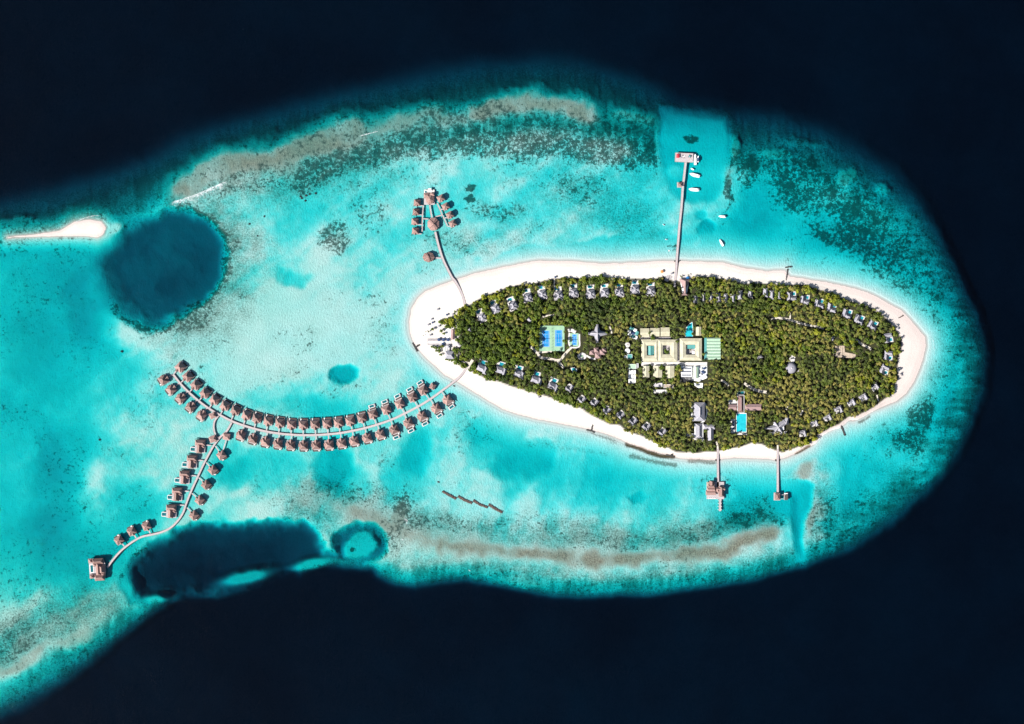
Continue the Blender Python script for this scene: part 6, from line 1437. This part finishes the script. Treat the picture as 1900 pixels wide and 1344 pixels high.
def palm_proto(seed, n=17):
    r = np.random.RandomState(seed); V = []; F = []; m = 0
    for i in range(n):
        a = 2 * math.pi * (i + r.uniform(-.3, .3)) / n * (1 if i < n * .62 else 1.62); L = r.uniform(.8, 1.05) * (1 if i % 3 else .75); up = r.uniform(.05, .42) if i % 2 else r.uniform(-.05, .2)
        ca, sa = math.cos(a), math.sin(a); w = r.uniform(.085, .12); pts = []
        for t_, ww in ((.04, .35), (.3, 1.0), (.6, 1.0), (.85, .7), (1.0, .12)):
            x = L * t_; z = up * math.sin(t_ * 2.2) * 1.1 - .42 * t_ ** 2.4; dr = .05
            for sgn in (-1, 0, 1): pts.append((x * ca - sgn * w * ww * sa, x * sa + sgn * w * ww * ca, z - abs(sgn) * dr * ww))
        V.append(np.array(pts))
        for q in range(4):
            for s_ in (0, 1): F.append(np.array([q * 3 + s_, q * 3 + s_ + 1, q * 3 + s_ + 4, q * 3 + s_ + 3]) + m)
        m += 15
    return np.concatenate(V), np.array(F)
BP = [broad_proto(100 + i) for i in range(6)]; PP = [palm_proto(200 + i) for i in range(4)]
def trunk_mesh(name, palm):
    g = MB(); rings = []
    prof = [(0, .055, 0), (.35, .04, .02), (.7, .034, .05), (1.0, .03, .07)] if palm else [(0, .10, 0), (.3, .07, .02), (.65, .055, -.02), (1.0, .03, .03)]
    for z, rr, dx in prof: rings.append([g.pt(dx + rr * math.cos(i * 1.0472), rr * math.sin(i * 1.0472), z) for i in range(6)])
    for a, b in zip(rings[:-1], rings[1:]):
        for i in range(6): g.f.append((a[i], a[(i + 1) % 6], b[(i + 1) % 6], b[i]))
    if not palm:
        for k in range(4):
            a = k * 1.57 + .4; g.bar((0, 0, .55), (.55 * math.cos(a), .55 * math.sin(a), 1.02), .045, .03)
    return g.mesh(name, M_TRUNK)
def tri_quads(Fq):                                            # degenerate quads (core) are kept as quads with a repeated corner -> triangles
    return Fq
def proto_mesh(name, VF, m):
    V, F = VF; me = bpy.data.meshes.new(name)
    me.from_pydata([tuple(v) for v in V], [], [tuple(f) if f[2] != f[3] else tuple(f[:3]) for f in F]); me.update(); me.materials.append(m); return me
BM = [proto_mesh('crown', p, M_LEAF) for p in BP]; PM = [proto_mesh('crown', p, M_FROND) for p in PP]
TB, TP = trunk_mesh('trunk', False), trunk_mesh('trunk', True)
# --- where trees stand: jittered hexagonal grid inside the forest outline, keeping clear of buildings, pools and paths
sp = 5.2; cand = []
fx0, fx1, fy0, fy1 = 795, 1680, 505, 850
X_ = np.arange(fx0, fx1, sp / S); Y_ = np.arange(fy0, fy1, sp / S * .87)
CX, CY = np.meshgrid(X_, Y_); CX = CX + (np.arange(len(Y_)) % 2)[:, None] * sp / S / 2
CX = CX + rt.uniform(-.42, .42, CX.shape) * sp / S; CY = CY + rt.uniform(-.42, .42, CY.shape) * sp / S
CX, CY = CX.ravel(), CY.ravel()
fd = sdf(CX.astype(np.float32), CY.astype(np.float32), FOREST)
wig = (fbm(CX, CY, 18, 2, 71) - .5) * 7
ok = fd + wig > 1.6
CX, CY, fd = CX[ok], CY[ok], fd[ok]
WX, WY = (CX - 950) * S * (1 - 8 / CAM_H), (672 - CY) * S * (1 - 8 / CAM_H)
free = np.ones(len(WX), bool); near_b = np.zeros(len(WX), bool)
for (x, y, hw, hd, rot) in EXC:
    c_, s_ = math.cos(rot), math.sin(rot); u = np.abs((WX - x) * c_ + (WY - y) * s_) - hw; v = np.abs(-(WX - x) * s_ + (WY - y) * c_) - hd
    d = np.maximum(u, v); free &= d > .6; near_b |= d < 2.8
for pts, hw in EXL:
    d = seg_dist(WX, WY, [(p[0], p[1]) for p in pts]); free &= d > hw + .5; near_b |= d < hw + 2.4
CX, CY, WX, WY, fd, near_b = (a[free] for a in (CX, CY, WX, WY, fd, near_b))
n = len(WX)
# palms rule the centre, the south and the east; broad crowns the west, the north edge and scattered thickets
z1 = fbm(CX, CY, 90, 3, 81); z2 = fbm(CX, CY, 45, 3, 85)
pp = np.clip(.50 + .9 * (z1 - .5) * 2 + .30 * sst(950, 1150, CX) - .55 * sst(980, 860, CX) + .25 * sst(620, 760, CY) * sst(1050, 1150, CX) - .35 * sst(14, 3, fd) - .35 * blob(CX, CY, 1520, 625, 80, 40) - .3 * blob(CX, CY, 960, 660, 80, 30), .04, .96)
palm = rt.rand(n) < pp
rad = np.where(palm, rt.uniform(3.4, 4.8, n), rt.uniform(2.5, 5.7, n) * np.where(rt.rand(n) < .12, 1.3, 1.0)); rad = np.where(near_b, rad * .85, rad)
hgt = np.where(palm, rt.uniform(7, 14, n), rt.uniform(4.5, 11, n)); hgt = np.where(near_b, hgt * .8, hgt); hgt = np.where(fd < 6, hgt * .58, hgt)
lum = .47 + (z2 - .5) * 1.1 + .22 * blob(CX, CY, 950, 650, 70, 34) + .30 * blob(CX, CY, 1500, 620, 90, 34) + .14 * sst(10, 3, fd) - .26 * blob(CX, CY, 890, 630, 60, 50) - .12 * blob(CX, CY, 1130, 570, 90, 30) + .12 * sst(1350, 1500, CX) * sst(660, 720, CY)
tint = np.clip(lum + rt.normal(0, .23, n), 0.02, 1)
yawt = rt.uniform(0, 6.283, n); pid = rt.randint(0, 12, n)
# --- the 300 that show largest are trees of their own, the rest one canopy
big = rad * (1 + hgt / 400) * (1 + .22 * sst(10, 4, fd))
order = np.argsort(-big); solo = order[:280]; rest = order[280:]
def single_tree(i=None, x=0, y=0, r=3, h=7, pal=False, tn=.5, yaw=0, pd=0, label='', group=None, gz=GZ):
    o = thing('palm_tree' if pal else 'broadleaf_tree', label, 'palm tree' if pal else 'tree', (x, y, gz), yaw, group)
    t_ = link('trunk', TP if pal else TB, o); t_.scale = (h * .09 + r * 1.4 if not pal else h * .8, h * .09 + r * 1.4 if not pal else h * .8, h - (0.2 if pal else r * .35))
    if not pal: t_.scale = (r * 1.1, r * 1.1, max(h - r * .55, 1.5))
    c_ = link('crown', (PM[pd % 4] if pal else BM[pd % 6]), o); c_.scale = (r, r, r); c_.location = (h * .8 * .07 if pal else 0, 0, h - (0.2 if pal else r * .5)); c_['tint'] = float(tn)
used = {}
for i in solo:
    L_ = sorted(LM, key=lambda k: (k[1] - CX[i]) ** 2 + (k[2] - CY[i]) ** 2)
    sh = 'yellowish' if tint[i] > .62 else ('dark' if tint[i] < .33 else 'green'); kd = 'coconut palm' if palm[i] else 'broad-leaved tree'
    for ph, lx, ly in L_[:8]:
        dx, dy = CX[i] - lx, CY[i] - ly; dd = math.hypot(dx, dy)
        di = ('right of' if dx > 0 else 'left of') if abs(dx) > 2.2 * abs(dy) else (('below' if dy > 0 else 'above') if abs(dy) > 2.2 * abs(dx) else ('lower right of' if dx > 0 and dy > 0 else 'lower left of' if dy > 0 else 'upper right of' if dx > 0 else 'upper left of'))
        lab = '%s %s %s %s %s' % (sh, kd, 'close' if dd < 17 else ('standing' if dd < 32 else 'well'), di, ph)
        if lab not in used: break
    used[lab] = 1
    zn = min(((845, 'west'), (1010, 'middle west'), (1240, 'middle'), (1450, 'middle east'), (1620, 'east')), key=lambda k: abs(k[0] - CX[i]))[1]
    single_tree(i, WX[i], WY[i], rad[i], hgt[i], bool(palm[i]), tint[i], yawt[i], int(pid[i]), lab, ('palms' if palm[i] else 'broad-leaved trees') + ' in the %s of the island' % zn)
EXTRA = [(803.4,611.6,3.0,5,0,.45,'lone bushy tree on the white sand west of the beach bar'),(790,615.4,1.2,3,1,.3,'small palm on the white sand, upper of the two nearest the western groyne'),(785.6,623,1.2,3,1,.35,'small palm on the white sand, lower of the two nearest the western groyne'),
         (795.2,615.6,1.5,3.4,0,.1,'very dark small bush on the white sand beside the lone bushy tree'),(814.4,598,2.0,4,0,.4,'small round tree at the top of the clump above the western deck'),(823,600,3.6,6,0,.55,'large bright tree in the clump above the western deck'),(829,606,3.0,6,0,.5,'right-hand tree in the clump above the western deck'),
         (819,614,3.2,6,0,.45,'lowest tree in the clump above the western deck'),(824,619,2.8,5,0,.4,'tree squeezed between the clump and the beach bar'),(1236.6,653.4,5.0,8.5,0,.4,'spreading tree filling the right courtyard of the cream-roofed building'),(1281.6,649.6,2.0,5,1,.55,'small palm in the single courtyard right of the paved gap'),
         (1262.4,513,1.9,4,1,.5,'left one of two small palms on the sand right of the jetty foot'),(1265.6,513,1.9,4,1,.5,'right one of two small palms on the sand right of the jetty foot'),(1277,511,1.9,4,1,.5,'single small palm above the blue parasol of the arrival house'),
         (1210.6,628,5.2,7.5,0,.45,'broad tree overhanging the cream roofs between the middle small roof and the courtyard building'),(1248,624,4.2,8,1,.5,'palm leaning over the cream roofs right of the three small ones'),(1257,633,4.0,8,1,.5,'palm standing in the gap between the two courtyard buildings'),(1233,698,4.2,7,0,.42,'tree between the middle and right cream roofs of the southern row'),
         (1206.4,690,3.2,7,1,.6,'yellowish palm between the left and middle cream roofs of the southern row'),(1284.5,620,3.0,6,0,.6,'bushy tree beside the fan-shaped pool'),(1260,678,2.8,5,0,.35,'dark tree at the corner of the kitchen terrace'),(801,643.5,2.2,3.6,0,.3,'dark shrub at the seaward end of the wedge of shrubs below the western deck'),(805.5,645,2.6,4.2,0,.3,'second dark shrub from the sea in the wedge below the western deck'),(810,646,3.0,5,0,.32,'tree at the top middle of the wedge below the western deck'),(814.5,646,3.2,5,0,.28,'dark tree in the upper corner of the wedge below the western deck'),(811,651,2.6,4.4,0,.35,'shrub on the sandy side of the wedge below the western deck'),(816,652,3.2,5,0,.3,'dark tree in the middle of the wedge below the western deck'),(818,658,2.8,4.6,0,.4,'lowest tree of the wedge below the western deck'),(829,667,2.4,3.8,0,.4,'left shrub of the hedge below the grey-roofed beach house'),(834,668.4,2.4,3.8,0,.5,'middle shrub of the hedge below the grey-roofed beach house'),(839.5,669.4,2.4,3.8,0,.4,'right shrub of the hedge below the grey-roofed beach house'),(846,651,3.2,6,0,.35,'dark tree just below the small white hut by the western deck')]
for (x, y, r_, h, pal, tn, lab) in EXTRA:
    c = P(x, y, h); single_tree(None, c[0], c[1], r_, h, bool(pal), tn, (x * 7) % 6, int(x), lab)
# --- canopy of all the other trees
def merge(idx, protos, is_palm):
    Vs = []; Fs = []; Ts = []; base = 0
    for i in idx:
        V, F = protos[pid[i] % len(protos)]; c_, s_ = math.cos(yawt[i]), math.sin(yawt[i]); r_ = rad[i]
        W = np.empty_like(V); W[:, 0] = (V[:, 0] * c_ - V[:, 1] * s_) * r_ + WX[i]; W[:, 1] = (V[:, 0] * s_ + V[:, 1] * c_) * r_ + WY[i]
        W[:, 2] = V[:, 2] * r_ * (1.0 if is_palm else 1.0) + GZ + hgt[i] - (.2 if is_palm else r_ * .5)
        Vs.append(W); Fs.append(F + base); Ts.append(np.full(len(V), tint[i], np.float32)); base += len(V)
    return np.concatenate(Vs), np.concatenate(Fs), np.concatenate(Ts)
for nm, sel, protos, m, lab in (('broadleaf_canopy', [i for i in rest if not palm[i]], BP, M_LEAF, 'mixed canopy of smaller broad-leaved trees covering the island'), ('palm_canopy', [i for i in rest if palm[i]], PP, M_FROND, 'dense canopy of coconut palms covering the island')):
    V, F, Tn = merge(sel, protos, nm == 'palm_canopy')
    quad = F[F[:, 2] != F[:, 3]]; tri = F[F[:, 2] == F[:, 3]][:, :3]
    me = bpy.data.meshes.new(nm); me.vertices.add(len(V)); me.vertices.foreach_set('co', V.astype(np.float32).ravel())
    nl = quad.size + tri.size; me.loops.add(nl); me.loops.foreach_set('vertex_index', np.concatenate([quad.ravel(), tri.ravel()]).astype(np.int32))
    me.polygons.add(len(quad) + len(tri)); tot = np.concatenate([np.full(len(quad), 4), np.full(len(tri), 3)]).astype(np.int32)
    me.polygons.foreach_set('loop_start', np.concatenate([[0], np.cumsum(tot)[:-1]]).astype(np.int32)); me.polygons.foreach_set('loop_total', tot); me.update(calc_edges=True)
    a = me.attributes.new('tint', 'FLOAT', 'POINT'); a.data.foreach_set('value', Tn); me.materials.append(m)
    o = link(nm, me); o['kind'] = 'stuff'; o['label'] = lab; o['category'] = 'tree canopy'
print('TREES', n, 'palms', int(palm.sum()))
